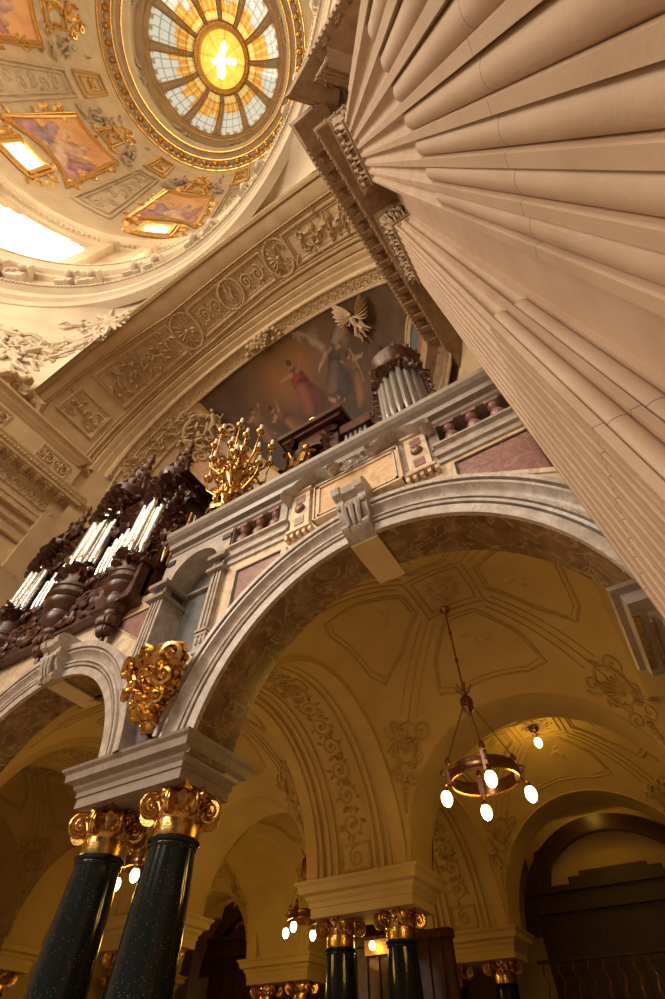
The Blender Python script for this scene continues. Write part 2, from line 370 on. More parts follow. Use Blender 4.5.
# central cartouche panel
ct=thing('inscription_panel',(-3.0,YF,9.25),'long blank amber marble tablet in a cream frame above the central keystone','panel')
y=YF-.06
def slab(mb,x0,x1,z0,z1,d,yy=None): 
    yy=YF if yy is None else yy; mb.box(x0,x1,yy-d,yy+.02,z0,z1)
mb=MB(); slab(mb,-4.02,-1.98,8.64,9.66,.14); mb.build('tablet',ORA,ct,smooth=False)
mb=MB()
for (w_,d_,g_) in ((.05,.18,.0),(.07,.15,.06),(.04,.19,.14)):
    x0,x1,z0,z1=-4.02-g_-w_,-1.98+g_+w_,8.64-g_-w_,9.66+g_+w_
    slab(mb,x0,x1,z0,z0+w_,d_);slab(mb,x0,x1,z1-w_,z1,d_);slab(mb,x0,x0+w_,z0,z1,d_);slab(mb,x1-w_,x1,z0,z1,d_)
mb.build('frame',CREAM,ct,smooth=False)
for sx,cx in ((-1,-4.62),(1,-1.38)):
    mb=MB(); slab(mb,cx-.27,cx+.27,8.5,9.95,.14); slab(mb,cx-.34,cx+.34,8.42,8.5,.2); slab(mb,cx-.34,cx+.34,9.9,9.98,.2)
    for k in range(5): slab(mb,cx-.34+.17*k*1.0-.05,cx-.34+.17*k*1.0+.03,8.28,8.42,.16)
    mb.build('side_pilaster',CREAM,ct,smooth=False)
    mb=MB(); mb.blob((cx,YF-.16,9.25),(.15,.09,.15),8,14); mb.build('boss',BRN,ct)
    for zz in (8.80,9.62):
        mb=MB(); slab(mb,cx-.13,cx+.13,zz-.15,zz+.13,.16); mb.build('square_inlay',RED,ct,smooth=False)
def volute2(mb,pts,w,t):
    # ribbon scroll extruded in y
    P=[V(p) for p in pts]; N=len(P)
    for i in range(N):
        pass
    ring=[]
    for i in range(N):
        tg=(P[min(i+1,N-1)]-P[max(0,i-1)]).normalized(); n=V((-tg.y,tg.x)); ww=w*(1 if i<N*.75 else max(.35,1-(i/N-.75)*2))
        for (o,yy) in ((-.5,0),(-.5,-t),(-.30,-t*1.25),(-.12,-t),(.12,-t),(.30,-t*1.25),(.5,-t),(.5,0)):
            q=P[i]+n*o*ww; ring.append((q.x,YF+.02+yy,q.y))
    mb.add(ring,[(i*8+k,i*8+(k+1)%8,(i+1)*8+(k+1)%8,(i+1)*8+k) for i in range(N-1) for k in range(8)]+[tuple(range(7,-1,-1)),tuple((N-1)*8+k for k in range(8))])
def scrollpts(flip):
    pts=[]
    for i in range(22):
        t=i/21; an=-pi*.5-2.0*pi*(1-t); r=.03+.14*t; pts.append((-3.52+r*cos(an),9.98+r*sin(an)))
    for i in range(1,22):
        t=i/21; x=-3.52-1.42*t; z=9.81+.30*sin(pi*min(1,t*1.15))**1.2*(1 if t<.87 else 1)+.10*t; pts.append((x,z))
    for i in range(1,16):
        t=i/15; an=pi*.5+1.5*pi*t; r=.16-.10*t; pts.append((-4.96+r*cos(an),9.76+r*sin(an)))
    if flip: pts=[(-6.0-p[0],p[1]) for p in pts]
    return [(x,z+.07) for x,z in pts]
mb=MB()
for fl in (0,1): volute2(mb,scrollpts(fl),.15,.34)
Mf=lambda u,v,h: V((u,YF-.30-h,v))
shell(mb,Mf,-3.0,9.85,.24)
mb.build('scroll_pediment',GREY,ct)
# keystones
def keystone(cx,z0,z1,label,m=GREY):
    k=thing('keystone',(cx,YF,z0),label,'keystone','arch keystones')
    mb=MB(); w=.40
    pr=[]
    for i in range(15): a=pi*.5+pi*1.25*i/14; pr.append((YF-.62+.20*cos(a+pi),z1-.22+.22*sin(a)))
    prof=[(YF+.05,z1),(YF-.50,z1),(YF-.66,z1-.06),(YF-.74,z1-.20),(YF-.68,z1-.34),(YF-.52,z1-.42),(YF-.50,z1-.6),(YF-.42,z1-.85),(YF-.30,z1-1.0),(YF-.36,z1-1.08),(YF-.38,z1-1.18),(YF-.3,z1-1.26),(YF+.05,z0)]
    N=len(prof)
    for (xa,xb,ins) in ((-w,-w*.5,0),(-w*.5,w*.5,.05),(w*.5,w,0)):
        q=[(min(yy+ins,YF+.05),zz) for yy,zz in prof]; sc=lambda zz: .78+.22*(zz-z0)/(z1-z0)
        vs=[(cx+xa*sc(z),yy,z) for yy,z in q]+[(cx+xb*sc(z),yy,z) for yy,z in q]
        mb.add(vs,[(i,i+1,N+i+1,N+i) for i in range(N-1)]+[tuple(range(N-1,-1,-1)),tuple(N+i for i in range(N))])
    mb.build('bracket',m,k,ang=35)
    mb=MB()
    for i in range(7): mb.blob((cx-.3+.1*i,YF-.50,z1-.62-.03*sin(i*.5)),(.06,.07,.09),5,7)
    for i in (-1,0,1): mb.tube([(cx+i*.17,YF-.52,z1-.7),(cx+i*.15,YF-.46,z1-.95),(cx+i*.12,YF-.36,z1-1.15)],[.07,.06,.03],6)
    mb.build('carved_swag',m,k)
    mb=MB(); mb.box(cx-.32,cx+.32,YF+.0,YF+1.3,z0-.04,z0+.02); mb.build('soffit_block',STUC,k,smooth=False)
keystone(BX-.1,BZ+BR-.05,BZ+BR+1.30,'carved grey scroll keystone at the crown of the large central arch')
keystone(LX,LZ+LR-.05,LZ+LR+1.1,'carved grey scroll keystone under the organ base on the small arch')
# niche
nc=thing('wall_niche',(-8.15,YF,6.4),'tall round-headed niche with a slate blue slab between two grey piers','niche')
for x0,x1 in ((-9.45,-9.0),(-7.3,-6.95)):
    mb=MB(); mb.box(x0,x1,YF-.12,YF+.9,6.0,8.35)
    for k in (0.08,.2,.3): mb.box(x0+k,x0+k+.05,YF-.16,YF-.1,6.2,8.3)
    mb.build('jamb',GREY,nc,smooth=False)
for x0,x1 in ((-9.45,-9.0),(-7.3,-6.95)):
    mb=MB(); mb.box(x0-.1,x1+.1,YF-.26,YF+.9,8.35,8.45); mb.box(x0-.02,x1+.02,YF-.16,YF+.9,8.45,8.75); mb.box(x0-.12,x1+.12,YF-.3,YF+.9,8.75,8.88); mb.mi=1; mb.box(x0+.1,x1-.08,YF-.19,YF-.15,8.52,8.7)
    mb.box(x1+.018,x1+.03,YF+.05,YF+.5,8.52,8.7)
    mb.build('jamb_capital',[GREYD,BLACKM],nc,smooth=False)
mb=MB(); arch_wall(mb,-9.4,-6.97,-8.15,.84,8.88,10.0,8.88,YF-.1,YF+.9,n=24); mb.build('arch_head',GREY,nc,ang=25)
mb=MB(); mb.box(-9.0,-7.3,YF+.62,YF+.7,5.8,10.0); mb.build('slate_slab',SLAB,nc,smooth=False)
mb=MB(); mb.box(-9.0,-7.3,YF+.5,YF+.62,8.8,8.88); mb.build('ledge',GREYD,nc,smooth=False)
for x in (-9.2,-7.12):
    mb=MB(); mb.box(x-.12,x+.12,YF-.14,YF-.08,9.2,9.5) if False else mb.box(x-.14,x+.14,YF-.14,YF-.08,9.62,9.8); mb.build('dark_inlay',BLACKM,nc,smooth=False)
# front console at foot of right niche jamb
mb=MB()
for k in range(4): mb.box(-7.28+.02*k,-6.92-.01*k,YF-.2+.03*k,YF,6.5-.1*k,6.56-.1*k)
tag(mb.build('corbel_foot',GREY,smooth=False),'small stepped grey foot under the right niche pier','corbel')
# gilded cartouche corbel
OX=.55
def gz(v): return 4.25+(v-4.4)*.78
gc=thing('gilded_corbel',(-8.25+OX,YF,4.4),'gilded corbel of scrolls with a mask at its tip on the pier between the arches','corbel')
def Mg(u,v,h): return V((-8.25+OX+(u+8.25)*.9,YF-.06-h*.85-.42*max(0,(v-4.8)/1.7),gz(v)))
mb=MB()
def gshape(u,v):
    zz=4.55+v*1.75; hw=.14+.60*(v**.8); x=-8.25+(u-.5)*2*hw; bul=sqrt(max(0,1-(2*u-1)**2))*(.30+.30*v)-.05
    return Mg(x,zz,bul)
mb.grid(gshape,16,14); mb.build('body',GOLD,gc)
mb=MB(); rg=random.Random(3)
for (u,v,r,hd) in ((-8.95,6.2,.24,1),(-7.55,6.15,.24,-1),(-8.75,5.7,.2,-1),(-7.75,5.65,.2,1),(-8.6,5.25,.16,1),(-7.9,5.2,.16,-1),(-8.25,6.25,.2,1),(-8.25,5.75,.17,-1),(-8.45,4.95,.12,1),(-8.05,4.95,.12,-1)):
    spiral(mb,lambda a,c,h:Mg(a,c,h+.30+.28*(1-abs(a+8.25))),u,v,r,1.5,hd,rg.uniform(0,6),r*.26)
for i in range(60):
    v=rg.uniform(4.7,6.35); hw=.2+.4*(v-4.5); u=-8.25+rg.uniform(-hw,hw); leaf(mb,lambda a,c,h:Mg(a,c,h+.26+.28*(1-abs(a+8.25))),u,v,rg.uniform(0,6.28),.3,.2,0,.1)
mb.tube([Mg(-9.1,6.35,.2),Mg(-8.7,6.42,.35),Mg(-8.25,6.36,.5),Mg(-7.8,6.42,.35),Mg(-7.35,6.35,.2)],.1,7)
for s_ in (-1,1):
    for q in range(8):
        v=4.75+.21*q; hw=.14+.60*(((v-4.55)/1.75)**.8 if v>4.55 else 0)
        for dh in (0,.14): mb.blob(Mg(-8.25+s_*hw,v,.02+dh),(.10,.12,.10),4,6)
        spiral(mb,lambda a_,c,h:Mg(a_,c,h+.08),-8.25+s_*(hw+.04),v,.13,1.4,s_*(1 if q%2 else -1),q,.045)
mb.build('scrollwork',GOLD,gc)
FX=-8.25+OX
mb=MB(); mb.blob((FX,YF-.24,4.62),(.20,.18,.26),8,10)
for q in (-1,1): mb.blob((FX+q*.08,YF-.40,4.70),.04); mb.tube([(FX+q*.05,YF-.4,4.77),(FX+q*.17,YF-.36,4.78)],.025,5)
mb.blob((FX,YF-.44,4.60),(.04,.05,.08)); mb.tube([(FX-.08,YF-.4,4.50),(FX,YF-.42,4.48),(FX+.08,YF-.4,4.50)],.025,5)
spiral(mb,lambda a,c,h:V((a,YF-.2-h,c)),FX-.22,4.8,.13,1.4,1,0,.04); spiral(mb,lambda a,c,h:V((a,YF-.2-h,c)),FX+.22,4.8,.13,1.4,-1,3,.04)
mb.build('mask',GOLD,gc)
# =================================================================== COLUMNS
def capital_mesh(mb,c,r,h):
    cx,cy,cz=c
    # astragal + bell
    mb.lathe([(r*.98,0),(r*1.0,h*.05),(r*.97,h*.34),(r*1.0,h*.36),(r*1.08,h*.42),(r*1.1,h*.5),(r*1.02,h*.6),(r*1.1,h*.84)],(cx,cy,cz),28)
    for k in range(20):
        a=2*pi*k/20; mb.blob((cx+r*1.1*cos(a),cy+r*1.1*sin(a),cz+h*.5),(r*.10,r*.10,h*.09),5,6)
    # abacus with concave sides
    R=r*1.62; pts=[]
    for k in range(4):
        a0=pi/4+k*pi/2; 
        for t in [i/8 for i in range(8)]:
            p=V((cos(a0),sin(a0)))*R*(1-t)+V((cos(a0+pi/2),sin(a0+pi/2)))*R*t
            pts.append(p*(1-.34*sin(pi*t)**.8*.62))
    n=len(pts)
    for z0,z1,k0,k1 in ((.82,.90,.93,.97),(.90,1.0,1.0,1.03)):
        vs=[(cx+p.x*k0,cy+p.y*k0,cz+h*z0) for p in pts]+[(cx+p.x*k1,cy+p.y*k1,cz+h*z1) for p in pts]
        mb.add(vs,[(i,(i+1)%n,n+(i+1)%n,n+i) for i in range(n)]+[tuple(range(n-1,-1,-1)),tuple(range(n,2*n))])
    # diagonal volutes: two discs back to back each corner
    for k in range(4):
        a=pi/4+k*pi/2
        for sgn in (-1,1):
            da=a+sgn*.30; dirv=V((cos(da),sin(da),0)); rr=h*.27
            cen=V((cx,cy,cz+h*.58))+dirv*(r*1.34); nrm=V((-sin(da),cos(da),0))*sgn
            pts2=[];rs=[]
            for i in range(30):
                t=i/29; an=pi*.62-2*pi*1.9*t; q=rr*(1-t)**.85+rr*.1
                pts2.append(cen+nrm*(rr*.22+rr*.14*t)+dirv*(q*cos(an))+V((0,0,1))*(q*sin(an))); rs.append(rr*.13*(1-.35*t))
            mb.tube([V((cx,cy,cz+h*.86))+dirv*(r*.7)]+pts2,[rr*.16]+rs,6)
            mb.tube([cen-nrm*.0,cen+nrm*rr*.20],[rr*.98,rr*.94],18)
            mb.blob(cen+nrm*rr*.34,rr*.17,5,8)
    # side flowers and leaves
    for k in range(4):
        a=k*pi/2; d=V((cos(a),sin(a),0)); s_=V((-sin(a),cos(a),0)); q=V((cx,cy,cz))+d*(r*1.16)
        mb.blob(q+V((0,0,h*.86)),(r*.17,r*.17,h*.13),5,8)
        for j in range(5): an=2*pi*j/5; mb.blob(q+d*.02+s_*(r*.17*cos(an))+V((0,0,h*.86+h*.14*sin(an))),r*.09,4,6)
        for t in (-1,1): mb.tube([q+V((0,0,h*.45)),q+s_*t*r*.2+V((0,0,h*.62)),q+s_*t*r*.5+V((0,0,h*.7)),q-d*r*.1+s_*t*r*.75+V((0,0,h*.72))],[r*.04,r*.07,r*.06,r*.03],6)
def make_column(x,y,label,r=.405,zneck=2.82,ztop=3.565,grp='black granite columns with gilded capitals',n=32):
    root=thing('granite_column',(x,y,FLZ),label,'column',grp)
    z0=FLZ
    mb=MB(); mb.box(x-.62,x+.62,y-.62,y+.62,z0,z0+.12); mb.box(x-.56,x+.56,y-.56,y+.56,z0+.12,z0+.85); mb.box(x-.62,x+.62,y-.62,y+.62,z0+.85,z0+.97); mb.build('pedestal',GREYD,root,smooth=False)
    mb=MB(); mb.lathe([(.60,0),(.62,.05),(.60,.12),(.54,.14),(.50,.2),(.54,.25),(.55,.3),(.52,.34)],(x,y,z0+.97),28); mb.build('base_rings',GOLD,root)
    zb=z0+1.3; H=zneck-zb
    pr=[(r*1.18,zb),(r*1.18,zb+H*.33),(r*1.13,zb+H*.55),(r*1.06,zb+H*.78),(r*.97,zneck-.16),(r*.97,zneck-.15),(r*1.0,zneck-.14),(r*1.03,zneck-.12),(r*1.03,zneck-.1),(r*.98,zneck-.08),(r*1.0,zneck-.07),(r*1.09,zneck-.045),(r*1.10,zneck-.02),(r*1.05,zneck)]
    mb=MB(); mb.lathe(pr,(x,y,0),n*2); mb.build('shaft',BLK,root,ang=50)
    mb=MB(); capital_mesh(mb,(x,y,zneck),r,ztop-zneck); mb.build('capital',GOLD,root)
    return root
c0=make_column(-7.40,6.72,'near black granite column with gilded capital, nearest of the front pair')
def col_copy(x,y,label): return dup(c0,(x,y,FLZ),label,'black granite columns with gilded capitals')
col_copy(-9.25,6.72,'left black granite column with gilded capital of the front pair')
col_copy(1.75,6.72,'black granite column hidden low behind the fluted pier at right')
for (x,y,l) in ((-9.55,15.8,'left granite column of the pair under the middle aisle pier'),(-7.6,15.8,'right granite column of the pair under the middle aisle pier'),
    (-9.55,24.3,'left granite column under the farthest aisle pier'),(-7.6,24.3,'right granite column under the farthest aisle pier'),
    (-18.6,15.8,'left of the two columns glimpsed between the front pair, by the left aisle pier'),(-16.7,15.8,'right of the two columns glimpsed between the front pair, by the left aisle pier'),
    (-18.6,24.3,'far left granite column deep in the left aisle'),(-16.7,24.3,'second granite column deep in the left aisle'),(1.8,15.8,'granite column of the middle row at the right, behind the fluted pier'),(3.5,15.8,'outermost granite column of the middle row at the right'),(1.8,24.3,'granite column of the back row at the right edge'),(3.5,24.3,'outermost granite column of the back row at the right'),(-25.9,15.8,'granite column at the left edge of the middle row'),(-27.6,15.8,'outermost granite column at the left of the middle row'),(-25.9,24.3,'granite column at the left edge of the back row'),(-27.6,24.3,'outermost granite column at the left of the back row')):
    col_copy(x,y,l)
# right pier body seen under the impost: dark pilaster with gilded strips
mb=MB(); mb.box(1.3,4.1,YF+.35,YB,FLZ,3.32); tag(mb.build('pier_body',BRN,smooth=False),'brown marble pier below the right impost','pier')
pp=thing('panelled_pilaster',(1.1,6.2,FLZ),'dark marble pilaster with gilded edge strips under the right impost','pilaster')
mb=MB(); mb.box(.95,1.3,YF+.15,YB,FLZ,3.32); mb.build('shaft',BRN,pp,smooth=False)
for x in (.98,1.12,1.34,1.7): mb=MB(); mb.box(x,x+.05,YF+.09,YF+.16,FLZ+.3,3.2); mb.build('gilded_strip',GOLD,pp,smooth=False)
# =================================================================== AISLE (piers, arches, vaults)
XS=[(-28.4,-25.0),(-19.3,-15.9),(-10.2,-6.75),(.9,4.3)]; YS=[(6.0,7.05),(15.0,16.6),(23.5,25.1)]
ZS=4.22
lab={(-28.4,15.0):'cream impost block at the far left edge of the aisle',(-28.4,23.5):'cream impost block in the far back left corner',(-19.3,15.0):'cream impost block over the left aisle column pair',(-10.2,15.0):'cream moulded impost block over the middle column pair',(.9,15.0):'cream impost block at the right of the middle row',
     (-19.3,23.5):'cream impost block at the back of the left aisle',(-10.2,23.5):'cream impost block over the farthest column pair',(.9,23.5):'cream impost block at the back right'}
for (xa,xb) in XS:
    for (ya,yb) in YS[1:]:
        impost(xa+.1,xb-.1,ya+.1,yb-.1,3.42,ZS,STUCD,lab[(xa,ya)],pz=.5)
# transverse arch walls
b=MB()
for (ya,yb) in YS[1:]:
    for i in range(3):
        x0=XS[i][1]-.0; x1=XS[i+1][0]; cx=(x0+x1)/2; R=(x1-x0)/2
        arch_wall(b,x0-.001,x1+.001,cx,R,ZS,10.2,ZS,ya,yb,n=36)
    for (xa,xb) in XS: b.box(xa+.15,xb-.15,ya+.12,yb-.12,ZS-.01,10.2)
tag(b.build('wall_aisle',STUCD,ang=25),kind='structure')
# raised bands on the transverse arch faces
b=MB()
for (ya,yb) in YS[1:]:
    for i in range(3):
        x0=XS[i][1]; x1=XS[i+1][0]; cx=(x0+x1)/2; R=(x1-x0)/2
        for (ra,rb,d) in ((0,.22,.05),(.22,.5,.09),(.5,.62,.15)):
            def fn(u,v,ra=ra,rb=rb,d=d):
                a=pi*u; k=int(round(v*3)); r,yy=[(R+ra,ya),(R+ra,ya-d),(R+rb,ya-d),(R+rb,ya)][k]; return V((cx+r*cos(a),yy,ZS+r*sin(a)))
            b.grid(fn,40,3)
tag(b.build('trim_1',STUCD,ang=25),kind='structure')
# longitudinal barrel arches (soffits) between pier rows
def barrel(xa,xb,y0,y1,zs,mb):
    cy=(y0+y1)/2; R=(y1-y0)/2
    mb.grid(lambda u,v: V((xa+(xb-xa)*v,cy-R*cos(pi*u),zs+R*sin(pi*u))),40,1)
BAYY=[(7.05,15.0),(16.6,23.5),(25.1,30.5)]
b=MB()
for (xa,xb) in XS:
    for (y0,y1) in BAYY: 
        barrel(xa,xb,y0,y1,ZS,b)
        cy=(y0+y1)/2;R=(y1-y0)/2
        for xx in (xa,xb):   # side faces above the arch up to the vault
            s_=1 if xx==xb else -1
            b.grid(lambda u,v: V((xx,cy-R*cos(pi*u)*(1),ZS+R*sin(pi*u)*(1-v)+v*(R+2.2) if v<1 else ZS+R+2.2)),40,1)
tag(b.build('ceiling_arches',STUCD,ang=25),kind='structure')
# raised bands + relief on visible barrel soffits
for bi,(xa,xb,y0,y1) in enumerate(((-10.2,-6.75,7.05,15.0),(-10.2,-6.75,16.6,23.5),(-19.3,-15.9,7.05,15.0))):
    cy=(y0+y1)/2;R=(y1-y0)/2
    sr=thing('soffit_relief',(xb-1.7,cy,ZS),['raised moulded bands and leaf scrolls on the soffit beside the chandelier bay','raised bands and leaf scrolls on the deeper aisle arch soffit','raised bands and scrolls on the far left aisle arch soffit'][bi],'relief')
    def Ms(u,v,h,cy=cy,R=R,xb=xb): return V((xb-v,cy+(R-h)*cos(u/R),ZS+(R-h)*sin(u/R)))
    Lr=pi*R
    for (v0,v1,d) in ((.02,.42,.20),(.42,.60,.12),(.78,.90,.06),(1.02,1.12,.08),(2.33,2.43,.08),(2.60,2.72,.06),(2.85,3.0,.12),(3.0,3.4,.20)):
        mb=MB()
        def fn(u,v): 
            k=int(round(v*3)); vv,h=[(v0,0),(v0,d),(v1,d),(v1,0)][k]; return Ms(Lr*u,vv,h)
        mb.grid(fn,44,3); mb.build('moulding',STUCD,sr,ang=25)
    mb=MB(); rg=random.Random(bi)
    rinceau(mb,Ms,.9,Lr-.9,1.2,2.25,.36,rng=rg,th=.03,dens=2)
    for uu in (.45,Lr-.45,Lr*.5): frame_uv(mb,Ms,uu-.36,uu+.36,1.2,2.25,.1,.05); spiral(mb,Ms,uu,1.72,.25,1.5,1,0,.04)
    mb.build('leaf_scrolls',STUCR,sr)
# sail vaults
def sail(x0,x1,y0,y1,zs):
    cx=(x0+x1)/2;cy=(y0+y1)/2;rx=(x1-x0)/2;ry=(y1-y0)/2;Rs=sqrt(rx*rx+ry*ry)
    return cx,cy,rx,ry,Rs,lambda x,y,h=0: V((x,y,zs+sqrt(max(0,Rs*Rs-(x-cx)**2-(y-cy)**2))-h))
b=MB(); SV=[]
for i in range(3):
    for (y0,y1) in BAYY[:2]:
        s_=sail(XS[i][1],XS[i+1][0],y0,y1,ZS); SV.append(s_); cx,cy,rx,ry,Rs,f=s_
        b.grid(lambda u,v: f(cx+rx*(2*u-1),cy+ry*(2*v-1)),40,40)
tag(b.build('ceiling_aisle_vaults',STUCD,ang=60),kind='structure')
names=['left','left rear','right','right rear']
wl=['vault panel mouldings over the far left front aisle bay','vault panel mouldings over the far left rear aisle bay','vault ribs and panel mouldings over the left front aisle bay','vault mouldings over the left rear aisle bay','vault ribs, panel mouldings and square rosette field around the large chandelier','vault mouldings over the rear bay with the single bulb']
for k,(cx,cy,rx,ry,Rs,f) in enumerate(SV):
    vt=thing('vault_moulding',(cx,cy,ZS+Rs-.3),wl[k],'vault moulding')
    mb=MB()
    def line(pts,r=.045,n=14):
        P=[]
        for a,c in zip(pts[:-1],pts[1:]):
            for i in range(n): t=i/n; P.append((a[0]+(c[0]-a[0])*t,a[1]+(c[1]-a[1])*t))
        P.append(pts[-1]); mb.tube([f(cx+rx*p[0],cy+ry*p[1],.015) for p in P],r,5)
    def circ(px,py,r,n=16): mb.tube([f(cx+rx*px+r*cos(2*pi*i/n),cy+ry*py+r*sin(2*pi*i/n),.015) for i in range(n+1)],.035,5)
    for s_ in (.19,.24): line([(-s_,-s_),(s_,-s_),(s_,s_),(-s_,s_),(-s_,-s_)],.035,6)
    for sx in (-1,1):
        for sy in (-1,1):
            line([(.24*sx,.24*sy),(.86*sx,.86*sy)],.03); 
            # diagonal strips
            line([(.30*sx,.22*sy),(.80*sx,.70*sy)],.03); line([(.22*sx,.30*sy),(.70*sx,.80*sy)],.03)
    for (ax,ay) in ((1,0),(-1,0),(0,1),(0,-1)):
        def q(a,c): return (ax*a-ay*c, ay*a+ax*c)
        for g,r in ((0,.04),(.03,.024)):
            line([q(.30+g,-.13+g*.4),q(.58,-.38+g),q(.80-g,-.46+g),q(.86-g,-.30),q(.86-g,.30),q(.80-g,.46-g),q(.58,.38-g),q(.30+g,.13-g*.4),q(.30+g,-.13+g*.4)],r,8)
    mb.build('mouldings',STUCR,vt)
    mb=MB(); rg=random.Random(k)
    Mv=lambda u,v,h: f(u,v,h)
    for j in range(8): a=j*pi/4; spiral(mb,Mv,cx+.42*cos(a),cy+.42*sin(a),.16,1.4,1,a,.03)
    for (ax,ay) in ((1,0),(-1,0),(0,1),(0,-1)):
        for j in range(5): leaf(mb,Mv,cx+rx*ax*.52+.1*j*ay,cy+ry*ay*.52+.1*j*ax,rg.uniform(0,6),.4,.22,0,.03)
    mb.blob(f(cx,cy,.03),(.16,.16,.06)); mb.build('rosette',STUCD,vt)
    # corner cartouches
    for sx in (-1,1):
        for sy in (-1,1):
            if k in (0,2,4) and sy<0: continue
            mb=MB(); px,py=cx+rx*.87*sx,cy+ry*.87*sy; 
            dz=V((-sx*ry,-sy*rx)).normalized(); pd=V((-dz.y,dz.x))
            # local frame: u along tangent (pd), v along diagonal downwards (steep surface)
            base=V((px,py)); 
            def Mc(u,v,h):
                t=.87-.0; # v is height offset: move along diagonal so that z changes
                z=ZS+sqrt(max(.02,Rs*Rs-(.85*rx)**2-(.85*ry)**2))+v
                rr=sqrt(max(0,Rs*Rs-(z-ZS)**2)); d0=V((sx*rx,sy*ry)).normalized(); ang=atan2(d0.y,d0.x)+u/rr
                return V((cx+(rr-h)*cos(ang),cy+(rr-h)*sin(ang),z))
            shell(mb,Mc,0,-.15,.42)
            for j in range(2): spiral(mb,Mc,-.5+1.0*j,.35,.26,1.5,1-2*j,0,.05); spiral(mb,Mc,-.25+.5*j,-.75,.2,1.5,2*j-1,0,.04)
            for j in range(9): leaf(mb,Mc,rg.uniform(-.5,.5),rg.uniform(-.6,.5),rg.uniform(0,6),.3,.2,0,.08)
            for j in range(5): mb.blob(Mc(0,-.95-.16*j,.04),(.1-.012*j,.1-.012*j,.08),4,6)
            mb.tube([Mc(.42*cos(2*pi*i/20),.05+.5*sin(2*pi*i/20),.05) for i in range(21)],.045,6)
            mb.build('corner_cartouche',STUCR,vt)
# aisle outer walls
b=MB(); b.box(-30,12,31,31.3,FLZ,12); tag(b.build('wall_back',STUCD,smooth=False),kind='structure')
b=MB(); b.box(-30.3,-30,4,31,FLZ,10); tag(b.build('wall_left',STUCD,smooth=False),kind='structure')
b=MB(); b.box(10,10.3,7.4,31,FLZ,10); tag(b.build('wall_right',STUCD,smooth=False),kind='structure')
b=MB(); b.box(-30,12,25.1,31,10.2,10.4); b.box(-30,-28.4,7.4,25.1,8.6,8.75);b.box(4.3,10,7.4,25.1,8.6,8.75); tag(b.build('ceiling_rear',STUCD,smooth=False),kind='structure')
# dark oak portals in the rear bays
for (cx,R,l) in ((-2.92,3.45,'dark oak screen with an arched head at the back of the right aisle'),(-13.05,2.6,'dark oak screen with an arched head at the back of the left aisle'),(-22.15,2.6,'dark oak screen glimpsed low between the black columns and the chandelier at left')):
    dp=thing('oak_screen',(cx,27.4,FLZ),l,'screen')
    mb=MB(); mb.box(cx-R-.2,cx+R+.2,27.3,27.6,FLZ,5.1); mb.box(cx-R-.35,cx+R+.35,27.0,27.6,5.1,5.35); mb.box(cx-R-.2,cx+R+.2,27.15,27.6,5.35,5.75); mb.box(cx-R-.4,cx+R+.4,26.9,27.6,5.75,5.95); mb.build('panelling',WOODD,dp,smooth=False)
    mb=MB(); mb.box(cx-R*.55,cx+R*.55,27.2,27.5,5.95,6.25); mb.box(cx-R*.4,cx+R*.4,27.2,27.5,6.25,6.4); mb.build('pediment',WOODD,dp,smooth=False)
    mb=MB()
    def fn(u,v): k=int(round(v*3)); r,yy=[(R+.1,27.5),(R+.1,27.1),(R+.75,27.1),(R+.75,27.5)][k]; a=pi*u; return V((cx+r*cos(a)*1.0,yy,ZS+.2+r*.92*sin(a)))
    mb.grid(fn,36,3); mb.build('arched_head',WOODD,dp)
    for s_ in (-1,1):
        mb=MB(); mb.poly([(cx+s_*R*.80,27.2,5.9),(cx+s_*R*.98,27.2,5.9),(cx+s_*R*.88,27.2,7.3),(cx+s_*R*.66,27.2,7.5)],(0,.2,0)); mb.build('strut',WOODD,dp,smooth=False)
    for k in range(6):
        xx=cx-R+R*2*(k+.5)/6; mb=MB(); mb.box(xx-R*.12,xx+R*.12,27.22,27.32,2.2,4.7); mb.build('door_panel',WOODD,dp,smooth=False)
    mb=MB(); mb.box(cx-R-.2,cx+R+.2,27.9,28.0,5.9,8.6); mb.build('back_wall_field',STUCD,dp,smooth=False)
# panelled oak wall visible between the middle columns
ow=thing('oak_panelling',(-8.5,17.6,FLZ),'tall carved oak wall panelling seen between and beside the middle columns','panelling')
mb=MB(); mb.box(-10.6,-6.85,17.5,17.7,FLZ,3.30); mb.build('boards',WOOD,ow,smooth=False)
for k in range(9):
    x=-10.5+k*.41; mb=MB(); mb.box(x,x+.07,17.42,17.5,FLZ,3.1); mb.build('batten',WOODL,ow,smooth=False)
mb=MB(); mb.box(-10.65,-6.8,17.35,17.75,3.1,3.3); mb.build('crest_rail',WOODL,ow,smooth=False)
# wrought balusters silhouettes low at right (front of oak screen)
rl=thing('stair_balustrade',(-2.9,25.6,FLZ),'row of slender dark wrought balusters before the right oak screen','balustrade')
mb=MB(); mb.box(-6.6,.8,25.55,25.7,1.95,2.05); mb.build('bottom_rail',BLACKM,rl,smooth=False)
for k in range(14):
    x=-6.4+k*.54; mb=MB(); mb.tube([(x+.06*sin(t*1.3),25.62,2.05+t*.14) for t in range(11)],[.03+.025*abs(sin(t*.9)) for t in range(11)],6); mb.build('baluster',BRONZE,rl)
mb=MB(); mb.box(-6.6,.8,25.5,25.75,3.45,3.52); mb.build('top_rail',WOODD,rl,smooth=False)
# wall lamp
wlp=thing('wall_lamp',(-9.22,17.3,3.1),'small glowing wall lamp between the two middle columns','lamp')
mb=MB(); mb.blob((-9.22,17.1,LZ0),(.11,.09,.11)); mb.build('bulb',BULB,wlp)
mb=MB(); mb.box(-9.6,-8.8,17.3,17.42,LZ0-.18,LZ0+.16); mb.tube([(-9.22,17.35,LZ0),(-9.22,17.15,LZ0)],.03,6); mb.build('back_plate',GOLDD,wlp,smooth=False)
